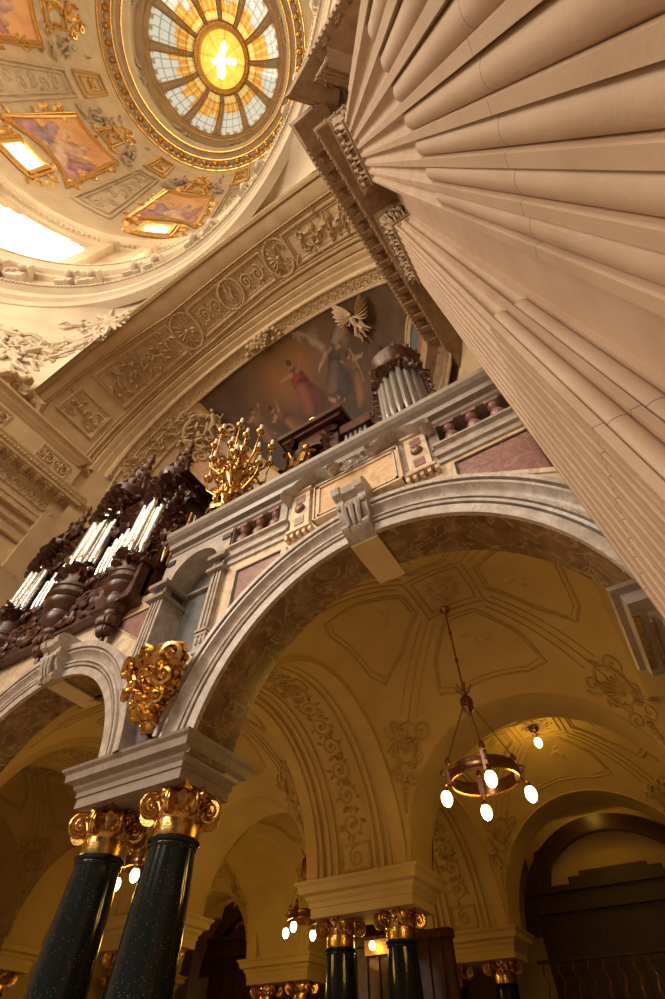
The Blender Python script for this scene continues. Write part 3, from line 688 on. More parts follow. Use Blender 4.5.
# =================================================================== CHANDELIERS
def chandelier(cx,cy,ztop,zr,R,label,nb=5,name='chandelier',a0=0.2,dz=-.18):
    root=thing(name,(cx,cy,zr),label,'chandelier')
    mb=MB(); mb.lathe([(0.02,0),(.14,-.02),(.17,-.08),(.10,-.16),(.04,-.24),(.02,-.3)],(cx,cy,ztop),16); mb.build('ceiling_rose',BRONZE,root)
    zh=zr+1.72
    mb=MB(); mb.tube([(cx,cy,ztop-.25),(cx,cy,zh+.2)],.022,8)
    for z in (.3,.6): zz=ztop+(zh-ztop)*z; mb.blob((cx,cy,zz),(.05,.05,.09))
    mb.build('rod',BRONZE,root)
    mb=MB(); mb.lathe([(0,.42),(.05,.40),(.04,.32),(.10,.26),(.05,.20),(.14,.12),(.17,0),(.14,-.10),(.16,-.14),(.10,-.22),(.05,-.28),(.04,-.36),(0,-.4)],(cx,cy,zh),16)
    for k in range(6): a=k*pi/3; mb.tube([(cx+.10*cos(a),cy+.10*sin(a),zh+.3),(cx+.19*cos(a),cy+.19*sin(a),zh+.36),(cx+.2*cos(a),cy+.2*sin(a),zh+.46)],.018,5)
    mb.build('finial_hub',BRONZE,root)
    mb=MB(); hh_=.125
    mb.lathe([(R-.015,-hh_),(R+.015,-hh_-.02),(R+.03,-hh_+.02),(R+.015,-hh_+.04),(R+.015,hh_-.04),(R+.03,hh_-.02),(R+.015,hh_+.01),(R-.02,hh_),(R-.025,-hh_),(R-.015,-hh_)],(cx,cy,zr),48)
    mb.build('ring_band',BRONZE,root)
    mb=MB(); mb.lathe([(R*1.0,-hh_-.02),(R*1.045,-hh_-.01),(R*1.0,-hh_+.03)],(cx,cy,zr),48); mb.lathe([(R*1.0,hh_-.02),(R*1.04,hh_),(R*1.0,hh_+.02)],(cx,cy,zr),48); mb.build('gilt_rims',GOLD,root)
    for k in range(nb):
        a=a0+2*pi*k/nb; px,py=cx+R*cos(a),cy+R*sin(a)
        mb=MB(); mb.tube([(cx+.12*cos(a),cy+.12*sin(a),zh-.1),(px,py,zr+.36)],.014,5); mb.blob((px,py,zr+.38),(.04,.04,.06)); mb.build('chain',BRONZE,root)
        mb=MB(); mb.box(px-.06,px+.06,py-.06,py+.06,zr-.16,zr+.24); mb.blob((px,py,zr+.32),(.07,.07,.10)); spiral(mb,lambda u,v,h:V((px+(R*.12+u+h)*cos(a)-0*sin(a),py+(R*.12+u+h)*sin(a),zr+v)),0,.08,.10,1.3,1,0,.02)
        ox,oy=px+.16*cos(a),py+.16*sin(a)
        mb.tube([(px,py,zr-.14),(px+.10*cos(a),py+.10*sin(a),zr-.12),(ox,oy,zr-.18),(ox,oy,zr-.24)],[.03,.03,.025,.03],6); mb.lathe([(.02,0),(.06,-.02),(.075,-.08),(.05,-.12)],(ox,oy,zr-.2),12)
        mb.build('lamp_arm',BRONZE,root)
        mb=MB(); mb.blob((ox,oy,zr-.42),(.125,.125,.165),10,14); mb.build('bulb',BULB,root)
        l=bpy.data.lights.new('bulb_light','POINT'); l.energy=LP; l.color=(1,.545,.055); l.shadow_soft_size=.14
        lo=bpy.data.objects.new('bulb_light',l); COL.objects.link(lo); lo.location=(ox+.0,oy,zr-.62); 
    return root
LP=42
chandelier(-3.12,11.45,9.35,4.60,.74,'large bronze ring chandelier with glowing globe bulbs under the big arch',a0=.41,nb=4)
LP=36
chandelier(-13.7,19.9,8.9,4.62,.62,'smaller ring chandelier glowing left of the middle column pair, deeper in the aisle',a0=.1,nb=4)
chandelier(-13.3,11.3,8.7,4.3,.62,'ring chandelier with one bulb peeking between the two front black columns',a0=.5,nb=4)
sl=thing('hanging_bulb',(-3.05,20.0,9.0),'single bare bulb hanging from the rosette of the rear right bay','lamp')
mb=MB(); mb.lathe([(.02,.0),(.2,-.02),(.16,-.08),(.05,-.12),(.04,-.3),(.08,-.34),(.05,-.42)],(-3.05,20.0,9.25),14)
for k in range(4): a=k*pi/2; mb.tube([(-3.05,20,9.0),(-3.05+.12*cos(a),20+.12*sin(a),9.04),(-3.05+.15*cos(a),20+.15*sin(a),8.96)],.02,5)
mb.build('mount',BRONZE,sl)
mb=MB(); mb.blob((-3.05,20.0,8.72),(.15,.15,.19),10,14); mb.build('bulb',BULB,sl)
def plight(loc,e,col=(1,.545,.055),r=.15,name='bulb_light'):
    l=bpy.data.lights.new(name,'POINT'); l.energy=e; l.color=col; l.shadow_soft_size=r; o=bpy.data.objects.new(name,l); COL.objects.link(o); o.location=loc
plight((-3.05,20.0,8.45),70)
chandelier(-22.1,19.9,8.7,4.6,.62,'ring chandelier in the far left rear bay, hidden behind the column pair',a0=.3,nb=4)
plight((-9.22,16.85,LZ0-.1),6)
for hx in (-3.0,-13.0,-22.1):  # bulbs and lamps added out of sight to brighten the dark rear bays
    hb=thing('hanging_bulb',(hx,26.2,8.8),'added unseen bulb brightening the bay behind the farthest %s arch'%('right' if hx>-5 else 'middle' if hx>-15 else 'left'),'lamp')
    mb=MB(); mb.tube([(hx,26.2,10.2),(hx,26.2,8.95)],.02,6); mb.build('cord',BRONZE,hb); mb=MB(); mb.blob((hx,26.2,8.8),(.14,.14,.18)); mb.build('bulb',BULB,hb); plight((hx,26.0,8.4),22)
#PART2
# =================================================================== FLUTED PIER (two pilasters on one pier)
def T(p): return V((p[0]-.016*p[2],p[1]+.036*p[2],p[2]))
def flute_path(p0,p1,n,fil,conv,top=0):
    # plan points from p0 to p1 with n flutes; conv: 0 concave, 1 cabled, 2 flush
    p0=V(p0);p1=V(p1);L=(p1-p0).length;d=(p1-p0)/L;nn=V((-d.y,d.x)); w=(L-fil*(n+1))/n; out=[]; K=8
    for i in range(n):
        s0=fil+i*(w+fil)
        out.append(p0+d*(s0-fil)); out.append(p0+d*s0)
        for k in range(K+1):
            t=k/K; x=s0+w*t
            if conv==0: dp=-w*.50*sqrt(max(0,1-(2*t-1)**2))-.004
            elif conv==1: dp=-.062*(1-sqrt(max(0,1-(2*t-1)**2*.98)))-.006
            else: dp=-.0005
            out.append(p0+d*x+nn*dp)
    out.append(p1-d*fil); out.append(p1); return out
def shaft(mb,faces,levels,yc,tap=.07):
    rows=[]
    for z,conv in levels:
        r=[]
        for (a,c,n,fil) in faces: r+=flute_path(a,c,n,fil,conv)
        k=1-tap*max(0,z)/16.5
        rows.append([T((q.x,yc+(q.y-yc)*k,z)) for q in r])
    N=len(rows[0]); vs=[q for r in rows for q in r]
    mb.add(vs,[(i*N+j,i*N+j+1,(i+1)*N+j+1,(i+1)*N+j) for i in range(len(rows)-1) for j in range(N-1)])
ZC=5.55; LV=[(FLZ,1),(0,1),(ZC-.02,1),(ZC,0),(ZC+.001,0),(10,0),(15.9,0),(16.0,0),(16.04,2),(16.2,2)]
F=.068
Y1=(-.79,.917); Y2=(2.09,4.05); XF=.70; XR=1.25
def pil_capital(root,y0,y1,near,z0=16.2,z1=18.4,seed=1):
    k=.93; yc=(y0+y1)/2; y0=yc+(y0-yc)*k; y1=yc+(y1-yc)*k
    TT=lambda q: T(q)
    path=[(XR,y0),(XF,y0),(XF,y1),(XR,y1)]
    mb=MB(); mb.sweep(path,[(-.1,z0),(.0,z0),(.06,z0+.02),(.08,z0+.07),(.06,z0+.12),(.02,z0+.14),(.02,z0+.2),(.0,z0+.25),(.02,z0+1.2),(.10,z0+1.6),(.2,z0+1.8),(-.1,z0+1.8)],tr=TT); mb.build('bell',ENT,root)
    mb=MB(); rg=random.Random(seed)
    faces=[(V((XF,y0)),V((XF,y1)),V((-1,0))),(V((XR,y0)),V((XF,y0)),V((0,-1)))]
    for a,c,nrm in faces:
        L=(c-a).length; d=(c-a)/L
        M=lambda u,v,h: T((a.x+d.x*u+nrm.x*h,a.y+d.y*u+nrm.y*h,v))
        n=max(2,int(L/.33))
        for row,(zz,hh) in enumerate(((z0+.18,.80),(z0+.62,.92))):
            for i in range(n+row%2):
                u=L*(i+.5*(1-row%2))/n
                for (du,dz,an_,LL) in ((0,0,pi/2,hh*.85),(-.09,.1,pi/2+.35,hh*.55),(.09,.1,pi/2-.35,hh*.55),(-.07,.35,pi/2+.6,hh*.4),(.07,.35,pi/2-.6,hh*.4)):
                    leaf(mb,M,u+du,zz+dz,an_,LL,.17,.05+.05*row,.10)
                mb.tube([M(u,zz+hh*.7,.16),M(u,zz+hh*.92,.26),M(u,zz+hh*.84,.34)],[.06,.09,.04],6)
        for u,hd in ((.0,1),(L,-1)):
            spiral(mb,lambda x,v,h:M(x,v,h+.12),u+hd*.05,z0+1.5,.26,1.7,hd,pi/2,.06)
        if L>.8:
            for u,hd in ((L*.38,-1),(L*.62,1)): spiral(mb,lambda x,v,h:M(x,v,h+.1),u,z0+1.5,.18,1.6,hd,pi/2,.045)
            mb.blob(M(L/2,z0+1.9,.2),(.15,.15,.17),5,8)
    mb.build('acanthus_leaves',ENT,root)
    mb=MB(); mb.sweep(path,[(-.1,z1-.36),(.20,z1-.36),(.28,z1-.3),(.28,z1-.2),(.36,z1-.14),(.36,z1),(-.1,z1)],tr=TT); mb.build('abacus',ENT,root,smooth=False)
p1=thing('fluted_pilaster',(1,.06,FLZ),'huge fluted limestone pilaster filling the top right, flutes filled with rounded rods low down','pilaster')
mb=MB(); shaft(mb,[((XR,Y1[0]),(XF,Y1[0]),2,F),((XF,Y1[0]),(XF,Y1[1]),7,F),((XF,Y1[1]),(XR,Y1[1]),2,F)],LV,.06); mb.build('shaft',LIME,p1,ang=30)
pil_capital(p1,*Y1,True,seed=1)
p2=thing('fluted_pilaster',(1,3.07,FLZ),'narrow seen fluted limestone pilaster running down in front of the right end of the arch','pilaster')
mb=MB(); shaft(mb,[((XR,Y2[0]),(XF,Y2[0]),2,F),((XF,Y2[0]),(XF,Y2[1]),8,F),((XF,Y2[1]),(XR,Y2[1]),2,F)],LV,3.07); mb.build('shaft',LIME,p2,ang=30)
pil_capital(p2,*Y2,True,seed=2)
mb=MB()
def TB(x0,x1,y0,y1,z0,z1):
    b_=MB(); b_.box(x0,x1,y0,y1,z0,z1); mb.add([T(q) for q in b_.v],b_.f)
TB(XR,5,-1.4,5.95,FLZ,18.4); tag(mb.build('wall_pier',LIME,smooth=False),kind='structure')
# =================================================================== ENTABLATURES
def entab(root,path,z0,proj=.8,m=ENT,mod=True,modseg=None,scale=1.0,rosz=True):
    s=scale
    def P(l): return [(o*proj/.8,z0+zz*s) for o,zz in l]
    mb=MB(); mb.sweep(path,P([(-1.0,0),(.02,0),(.02,.32),(.07,.32),(.07,.66),(.14,.70),(.17,.80),(.0,.84)])); mb.build('architrave',m,root,smooth=False)
    mb=MB(); mb.sweep(path,P([(0,.8),(0,1.45),(-.5,1.45)])); mb.build('frieze',m,root,smooth=False)
    mb=MB(); mb.sweep(path,P([(0,1.4),(.05,1.45),(.12,1.55),(.16,1.57),(.16,1.68),(.22,1.72),(.24,1.82),(.66,1.84),(.66,2.02),(.70,2.05),(.74,2.2),(.80,2.3),(.80,2.42),(-.5,2.42)])); mb.build('cornice',m,root,smooth=False)
    for i in range(len(path)-1):
        a=V(path[i]);c=V(path[i+1]);L=(c-a).length;d=(c-a)/L;nn=V((-d.y,d.x))
        n=int(L/.62)
        # egg and leaf rows as one strip each
        mb=MB()
        k=int(L/.17)
        for j in range(k):
            q=a+d*(L*(j+.5)/k); mb.blob((q.x+nn.x*.20*proj/.8,q.y+nn.y*.20*proj/.8,z0+1.70*s),(.06,.06,.08),4,6)
            q2=q+nn*(.72*proj/.8); mb.blob((q2.x,q2.y,z0+2.1*s),(.055,.055,.08),4,6)
            if j%2==0: q3=q+nn*.13; mb.blob((q3.x,q3.y,z0+.76*s),(.07,.07,.07),4,6)
        mb.build('egg_and_dart',m,root)
        if not mod: continue
        mb=MB(); M=lambda u,v,h:V((a.x+d.x*u+nn.x*(h+.0),a.y+d.y*u+nn.y*(h+.0),v))
        if L>1.5: rinceau(mb,M,.1,L-.1,z0+.9*s,z0+1.38*s,.25,th=.035,rng=random.Random(i)); mb.build('frieze_scrolls',m,root)
        for j in range(n):
            q=a+d*(L*(j+.5)/n); mb=MB()
            for (f0,f1,zz0,zz1) in ((.2,.60,1.72,1.84),(.2,.5,1.62,1.74),(.2,.36,1.55,1.66)):
                A=q-d*.11+nn*f0;B=q+d*.11+nn*f0;C=q+d*.11+nn*f1;D=q-d*.11+nn*f1
                mb.poly([(A.x,A.y,z0+zz0*s),(B.x,B.y,z0+zz0*s),(C.x,C.y,z0+zz0*s),(D.x,D.y,z0+zz0*s)],(0,0,(zz1-zz0)*s))
            mb.build('modillion',m,root,smooth=False)
            if rosz and j<n-1:
                q+=d*(L/n*.5); mb=MB(); qq=q+nn*.42; mb.blob((qq.x,qq.y,z0+1.82*s),(.12,.12,.05),4,8)
                for kk in range(6): an=kk*pi/3; mb.blob((qq.x+.11*cos(an),qq.y+.11*sin(an),z0+1.82*s),(.05,.05,.04),4,6)
                mb.build('rosette',m,root)
eb=thing('entablature',(0,3,18.4),'heavy carved brown entablature with bracket row crossing above the fluted pilasters','entablature')
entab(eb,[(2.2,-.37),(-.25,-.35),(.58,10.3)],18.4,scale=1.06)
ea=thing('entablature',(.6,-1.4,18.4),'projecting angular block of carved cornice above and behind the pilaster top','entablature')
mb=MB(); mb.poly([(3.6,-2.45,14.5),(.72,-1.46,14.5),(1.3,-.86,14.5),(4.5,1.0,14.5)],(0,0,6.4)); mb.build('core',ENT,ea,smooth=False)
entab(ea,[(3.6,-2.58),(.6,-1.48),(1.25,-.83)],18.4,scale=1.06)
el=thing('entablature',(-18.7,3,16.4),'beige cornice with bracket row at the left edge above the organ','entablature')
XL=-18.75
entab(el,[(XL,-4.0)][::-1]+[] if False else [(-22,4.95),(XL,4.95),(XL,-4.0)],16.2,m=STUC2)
# attic above left cornice with rosette reliefs
at=thing('attic_block',(-19,3,18.6),'plain beige attic block with square rosette reliefs under the foot of the great arch','attic block')
mb=MB(); mb.box(-24,-18.45,-4,4.75,18.6,20.5); mb.build('block',STUC,at,smooth=False)
mb=MB(); mb.sweep([(-24,4.4),(-18.45,4.4),(-18.45,-4)],[(0,20.3),(.05,20.35),(.15,20.5),(.2,20.55),(.3,20.8),(.45,20.85),(.45,21.0),(-.6,21.0)]); mb.build('top_moulding',STUC,at,smooth=False)
mb=MB()
Ma=lambda u,v,h: V((-18.45+h,u,v))
for (u0,u1) in ((2.6,4.3),(-.8,.9)):
    frame_uv(mb,Ma,u0,u1,18.95,20.05,.1,.06)
    for c in (u0+.45,u1-.45):
        for k in range(8): a=k*pi/4; leaf(mb,Ma,c+.05*cos(a),19.5+.05*sin(a),a,.32,.22,0,.06)
        mb.tube([Ma(c+.36*cos(2*pi*i/16),19.5+.36*sin(2*pi*i/16),.04) for i in range(17)],.035,5); mb.blob(Ma(c,19.5,.05),.09)
mb.build('rosette_reliefs',STUC2,at)
mb=MB(); mb.box(-26,-18.95,-6,5.0,FLZ,18.7); mb.box(-26,-18.6,4.6,7.6,FLZ,21.3); tag(mb.build('wall_pier_left',STUC,smooth=False),kind='structure')
# left pier capital glimpse
mb=MB(); mb.sweep([(-22,5.0),(-18.9,5.0),(-18.9,-4)],[(0,12.9),(.1,12.95),(.14,13.05),(.3,13.1),(.34,13.35),(.2,13.4),(.1,13.5),(0,13.5)]); mb.sweep([(-22,5.0),(-18.9,5.0),(-18.9,-4)],[(0,14.9),(.1,14.95),(.1,15.4),(.25,15.5),(.25,15.7),(0,15.8)])
tag(mb.build('string_course',STUC2,smooth=False),'pair of beige string courses on the plain wall left of the organ','moulding')
# =================================================================== GREAT ARCH
CX,CZ,RA=-8.4,21.0,8.9
RX=10.3; KX=RX/RA
def interp(x,tab):
    if x<=tab[0][0]: return tab[0][1]
    for (a,b_),(c,d_) in zip(tab[:-1],tab[1:]):
        if x<=c: return b_+(d_-b_)*(x-a)/(c-a)
    return tab[-1][1]
TI=[(-18.7,5.3),(-9,5.12),(1.9,4.9)]; TA=[(-18.7,1.6),(-12.8,2.15),(-8,2.0),(-1,1.85),(1.9,1.8)]; TBt=[(-18.7,4.4),(-12,4.3),(-7,3.95),(1.9,3.8)]
Y0=.62
def onarch(phi,y,h,R=RA): return V((CX+(R+RX-RA-h)*cos(phi),y,CZ+(R-h)*sin(phi)))
mb=MB()
NP=96
def f0(u,v):
    phi=pi*u; x=CX+RX*cos(phi); yi=interp(x,TI); return onarch(phi,Y0+(yi-Y0)*v,0)
mb.grid(f0,NP,6)
# thickness: front fascia up
mb.grid(lambda u,v: onarch(pi*u,Y0,-.9*v),NP,1)
tag(mb.build('ceiling_great_arch',STUC,ang=30),kind='structure')
rb=thing('great_arch_mouldings',(CX,2,CZ+RA),'long beaded and plain raised bands edging the coffered great arch','moulding')
def band(fa,fb,h,name='band',m=STUC,n=NP):
    mb=MB()
    def fn(u,v):
        phi=pi*u; x=CX+RX*cos(phi); ya,yb=fa(x),fb(x); k=int(round(v*5)); s_=(yb-ya)
        y,hh=[(ya,0),(ya,h*.7),(ya+s_*.15,h),(yb-s_*.15,h),(yb,h*.7),(yb,0)][k]; return onarch(phi,y,hh)
    mb.grid(fn,n,5); mb.build(name,m,rb,ang=25)
tA=lambda x:interp(x,TA); tB=lambda x:interp(x,TBt); tI=lambda x:interp(x,TI)
band(lambda x:Y0-.02,lambda x:Y0+.22,.16); band(lambda x:Y0+.30,lambda x:tA(x)-.30,.10); band(lambda x:tA(x)-.26,lambda x:tA(x)-.16,.15); band(lambda x:tA(x)-.12,lambda x:tA(x)-.04,.07)
band(lambda x:tB(x)+.04,lambda x:tB(x)+.14,.08); band(lambda x:tB(x)+.2,lambda x:tB(x)+.32,.16); band(lambda x:tB(x)+.45,lambda x:tI(x)-.32,.10); band(lambda x:tI(x)-.25,lambda x:tI(x)+.02,.2)
mb=MB()
for i in range(210):
    phi=pi*(i+.5)/210; mb.blob(onarch(phi,Y0+.0,.10),(.06,.07,.06),4,6)
    if i%2==0:
        x=CX+RX*cos(phi); mb.blob(onarch(phi,tA(x)-.21,.16),(.07,.05,.07),4,6)
mb.build('bead_row',STUC2,rb)
# coffers: panels along phi
def Mcof(u,v,h):   # u = arc metres from phi=0 ; v 0..1.4 across
    phi=u/9.6; x=CX+RX*cos(phi); a=tA(x);b_=tB(x); return onarch(phi,a+(b_-a)*v/1.4,h)
U=lambda d: rad(d)*9.6
rg=random.Random(11)
def coffer(name,d0,d1,label,kind):
    r=thing(name,onarch(rad((d0+d1)/2),2.5,0),label,'relief')
    mb=MB(); frame_uv(mb,Mcof,U(d0),U(d1),.04,1.36,.16,.13,n=20); frame_uv(mb,Mcof,U(d0)+.2,U(d1)-.2,.20,1.20,.07,.06,n=20)
    n=int((U(d1)-U(d0))/.16); beads(mb,Mcof,U(d0)+.25,U(d1)-.25,.17,.045,n); beads(mb,Mcof,U(d0)+.25,U(d1)-.25,1.23,.045,n)
    mb.build('frame',STUC,r,ang=30)
    mb=MB(); u0=U(d0)+.35;u1=U(d1)-.35
    if kind=='medal':
        um=(u0+u1)/2
        rinceau(mb,Mcof,u0,um-.72,.28,1.12,.36,th=.07,rng=rg,dens=1.8); rinceau(mb,Mcof,um+.72,u1,.28,1.12,.36,th=.07,rng=rg,dens=1.8)
        ms=MB(); 
        for (ra,th_) in ((.70,.09),(.56,.04)): ms.tube([Mcof(um+ra*cos(2*pi*i/32),.7+ra*.86*sin(2*pi*i/32),.06) for i in range(33)],th_,6)
        figure(ms,Mcof,um,.75,0,.52,rg); spiral(ms,Mcof,um-.25,.5,.16,1.4,1,0,.03); spiral(ms,Mcof,um+.28,.9,.14,1.4,-1,0,.03)
        ms.build('medallion',STUC2,r)
    elif kind=='scene':
        for i in range(5): figure(mb,Mcof,u0+(u1-u0)*(i+.5)/5,.72,rg.uniform(-.6,.6)+pi/2*(i%2),.50,rg)
        for i in range(60): leaf(mb,Mcof,rg.uniform(u0,u1),rg.uniform(.3,1.1),rg.uniform(0,6.3),.40,.24,0,.13)
        for i in range(4): spiral(mb,Mcof,rg.uniform(u0,u1),rg.uniform(.45,1.0),.22,1.5,1 if i%2 else -1,0,.045)
    else:
        rinceau(mb,Mcof,u0,u1,.28,1.12,.4,th=.05,rng=rg)
    mb.build('carving',STUC2,r)
coffer('relief_panel',118,150,'long framed relief with small figures on the lower left of the great arch','scene')
coffer('relief_panel',78,110,'relief panel with a round figured medallion at the middle of the great arch','medal')
coffer('relief_panel',34,69,'framed relief with figures on the great arch beside the dark cornice','scene')
for d,l in ((114,'scallop shell cartouche left of the medallion panel'),(73.5,'scallop shell cartouche right of the medallion panel')):
    r=thing('shell_cartouche',onarch(rad(d),2.6,0),l,'relief'); mb=MB(); M2=lambda u,v,h: Mcof(U(d)+v,.7-u,h)
    shell(mb,M2,0,0,.62)
    for k in range(10): leaf(mb,M2,rg.uniform(-.6,.6),rg.uniform(-.6,.6),rg.uniform(0,6.3),.35,.22,0,.1)
    mb.tube([M2(.74*cos(2*pi*i/24),.80*sin(2*pi*i/24),.06) for i in range(25)],.08,6)
    for s_ in (-1,1): spiral(mb,M2,s_*.45,-.62,.2,1.4,s_,0,.05); spiral(mb,M2,s_*.45,.62,.2,1.4,-s_,0,.05)
    mb.build('shell',STUC2,r)
# small console relief at the foot
for d0,d1,l in ((156,169,'small shield shaped relief with fruit at the foot of the great arch'),(5,17,'small relief at the right foot of the great arch behind the cornice')):
    r=thing('relief_panel',onarch(rad((d0+d1)/2),3,0),l,'relief'); mb=MB()
    frame_uv(mb,Mcof,U(d0),U(d1),.1,1.3,.14,.12); um=(U(d0)+U(d1))/2
    mb.build('frame',STUC,r,ang=30); mb=MB()
    for v in (.3,.5,.7,.9,1.1):
        for k in range(3): mb.blob(Mcof(um+rg.uniform(-.2,.2),v,.08),(.13,.11,.10),5,7)
    for s_ in (-1,1):
        spiral(mb,Mcof,um+s_*.5,.35,.2,1.5,s_,0,.05); spiral(mb,Mcof,um+s_*.5,1.05,.2,1.5,-s_,0,.05)
    for k in range(10): leaf(mb,Mcof,um+rg.uniform(-.5,.5),rg.uniform(.2,1.1),rg.uniform(0,6.3),.3,.2,0,.08)
    mb.build('fruit_carving',STUC2,r)
# =================================================================== APSE (behind the arch)
YC=5.2; RS=8.4
def yt(phi): return interp(CX+RX*cos(phi),TI)
# stepped reveals
mb=MB()
steps=[(8.9,-.02),(8.72,0),(8.72,.14),(8.6,.16),(8.6,.5),(8.46,.55),(8.42,.62),(8.4,.7)]
def fs(u,v):
    phi=pi*u; k=int(round(v*(len(steps)-1))); r,dy=steps[k]; return V((CX+(r+RX-RA)*cos(phi),yt(phi)+dy,CZ+r*sin(phi)))
mb.grid(fs,NP,len(steps)-1); tag(mb.build('ceiling_apse_reveal',STUC,ang=25),kind='structure')
def Msd(phi,y,h=0):
    yy=max(YC-1.0,y); rr=sqrt(max(.001,RS*RS-(yy-YC)**2))-h if yy>YC else RS-h
    return V((CX+rr*1.155*cos(phi),yy,CZ+rr*sin(phi)))
mb=MB(); 
def fd(u,v):
    phi=pi*u; ya=yt(phi)+.6; 
    if v<.2: y=ya+(7-ya)*v*5
    else: y=YC+ (RS)*sin( (v-.2)/.8*(pi/2-math.asin((7-YC)/RS)) + math.asin((7-YC)/RS))
    return Msd(phi,y)
mb.grid(fd,80,30); tag(mb.build('ceiling_apse',STUC,ang=60),kind='structure')
# apse wall and its cornice
mb=MB(); mb.grid(lambda u,v: V((CX+RS*1.18*cos(pi*u),YC+RS*1.02*sin(pi*u),9.96+v*11.1)),48,1); tag(mb.build('wall_apse',STUC),kind='structure')
ap=[(CX+9.6*cos(pi*i/28),YC+8.3*sin(pi*i/28)) for i in range(2,24)]
ac=thing('apse_cornice',(CX,YC+8.3,18.6),'dim curved cornice running round the apse under the ceiling painting','entablature')
mb=MB(); mb.sweep(ap,[(0,18.6),(.05,18.6),(.05,19.1),(.15,19.2),(.02,19.25),(.02,19.9),(.15,20.0),(.3,20.2),(.75,20.3),(.75,20.6),(.9,20.9),(0,20.95)]); mb.build('moulding',ENT,ac,ang=30)
for k in (0,): pass
# carved border
bd=thing('carved_border',Msd(pi/2,6,0),'carved leaf border with a garland keystone framing the ceiling painting','relief')
mb=MB(); rg=random.Random(5)
def Mbd(u,v,h): 
    phi=u/RS; return Msd(phi,yt(phi)+.62+v,h)
Lb=pi*RS
for (v0,r) in ((0,.07),(.85,.09),(.72,.04)): mb.tube([Mbd(Lb*i/90,v0,.04) for i in range(91)],r,6)
beads(mb,Mbd,0,Lb,.1,.06,150)
mb.build('edge_mouldings',STUC2,bd)
mb=MB(); rinceau(mb,Mbd,1.2,Lb-1.2,.15,.68,.28,th=.04,rng=rg); mb.build('leaf_scrolls',STUC2,bd)
mb=MB(); uk=rad(100)*RS*.98
for k in range(44): mb.blob(Mbd(rad(95)*RS+rg.gauss(0,.5),.35+rg.gauss(0,.25),.16),(.17,.15,.14),5,7)
shell(mb,lambda u,v,h:Mbd(rad(95)*RS+u,.4-v,h+.15),0,0,.45); mb.build('garland',STUC2,bd)
# relief panels left of painting
lp=thing('apse_relief',Msd(rad(145),7,0),'bold carved trophies and a winged shell left of the ceiling painting','relief')
mb=MB(); rg=random.Random(8)
Ml=lambda u,v,h: Msd(u/RS,v,h)
for (d0,d1,v0,v1) in ((132,158,6.3,7.6),(161,175,6.2,7.3)):
    frame_uv(mb,Ml,U(d0)*RS/RA,U(d1)*RS/RA,v0,v1,.12,.10)
    for k in range(6):
        a=rad(d0+(d1-d0)*(k+.5)/6)*RS; figure(mb,Ml,a,(v0+v1)/2,rg.uniform(0,6),.42,rg); spiral(mb,Ml,a,rg.uniform(v0+.4,v1-.4),.28,1.5,1 if k%2 else -1,0,.06)
    for k in range(24): leaf(mb,Ml,rad(rg.uniform(d0+2,d1-2))*RS,rg.uniform(v0+.25,v1-.25),rg.uniform(0,6.3),.4,.25,0,.12)
mb.build('trophy_carving',STUC2,lp)
mb=MB()
Mw=lambda u,v,h: Msd(rad(137)+(u)/8,8.0-v,h)
shell(mb,Mw,0,.1,.62)
mb.tube([Mw(1.25*cos(pi*i/16),-.5+1.25*sin(pi*i/16),.12) for i in range(17)],.14,6)
for s_ in (-1,1):
    figure(mb,Mw,s_*1.0,-.1,-s_*.7,1.15,rg)
    spiral(mb,Mw,s_*1.3,-1.1,.4,1.6,s_,0,.12)
for k in range(22): leaf(mb,Mw,rg.uniform(-1.3,1.3),rg.uniform(-1.2,1.0),rg.uniform(0,6.3),.6,.34,0,.2)
mb.build('winged_shell',STUC2,lp)
ar=thing('arched_tympanum',Msd(rad(140),11,0),'small round arched panel low in the apse behind the organ towers','relief')
mb=MB(); Mt=lambda u,v,h: Msd(rad(150)+u/7.2,9.8-v,h)
for r,t in ((1.5,.14),(1.2,.08)): mb.tube([Mt(r*cos(pi*i/20),-.4+r*sin(pi*i/20),.05) for i in range(21)],t,6)
mb.build('arch_frame',STUC2,ar); mb=MB(); mb.grid(lambda u,v: Mt(1.15*v*cos(pi*u),-.4+1.15*v*sin(pi*u),.06),16,6); mb.build('painted_field',ORA,ar)
# sculpted angel and oval medallion at right
an=thing('stucco_angel',Msd(rad(27),7,0),'winged plaster angel with outstretched arm at the right end of the ceiling painting','sculpture')
mb=MB(); Mn=lambda u,v,h: Msd(rad(55)-u/8.6,7.7-v,h+.2); figure(mb,Mn,0,0,.4,1.0,rg)
for s_ in (-1,1):
    for k in range(6): leaf(mb,Mn,s_*.15,.3,(pi/2-s_*(.7+.22*k)),1.3-.08*k,.32,.1,.22)
mb.build('body',STUC2,an)
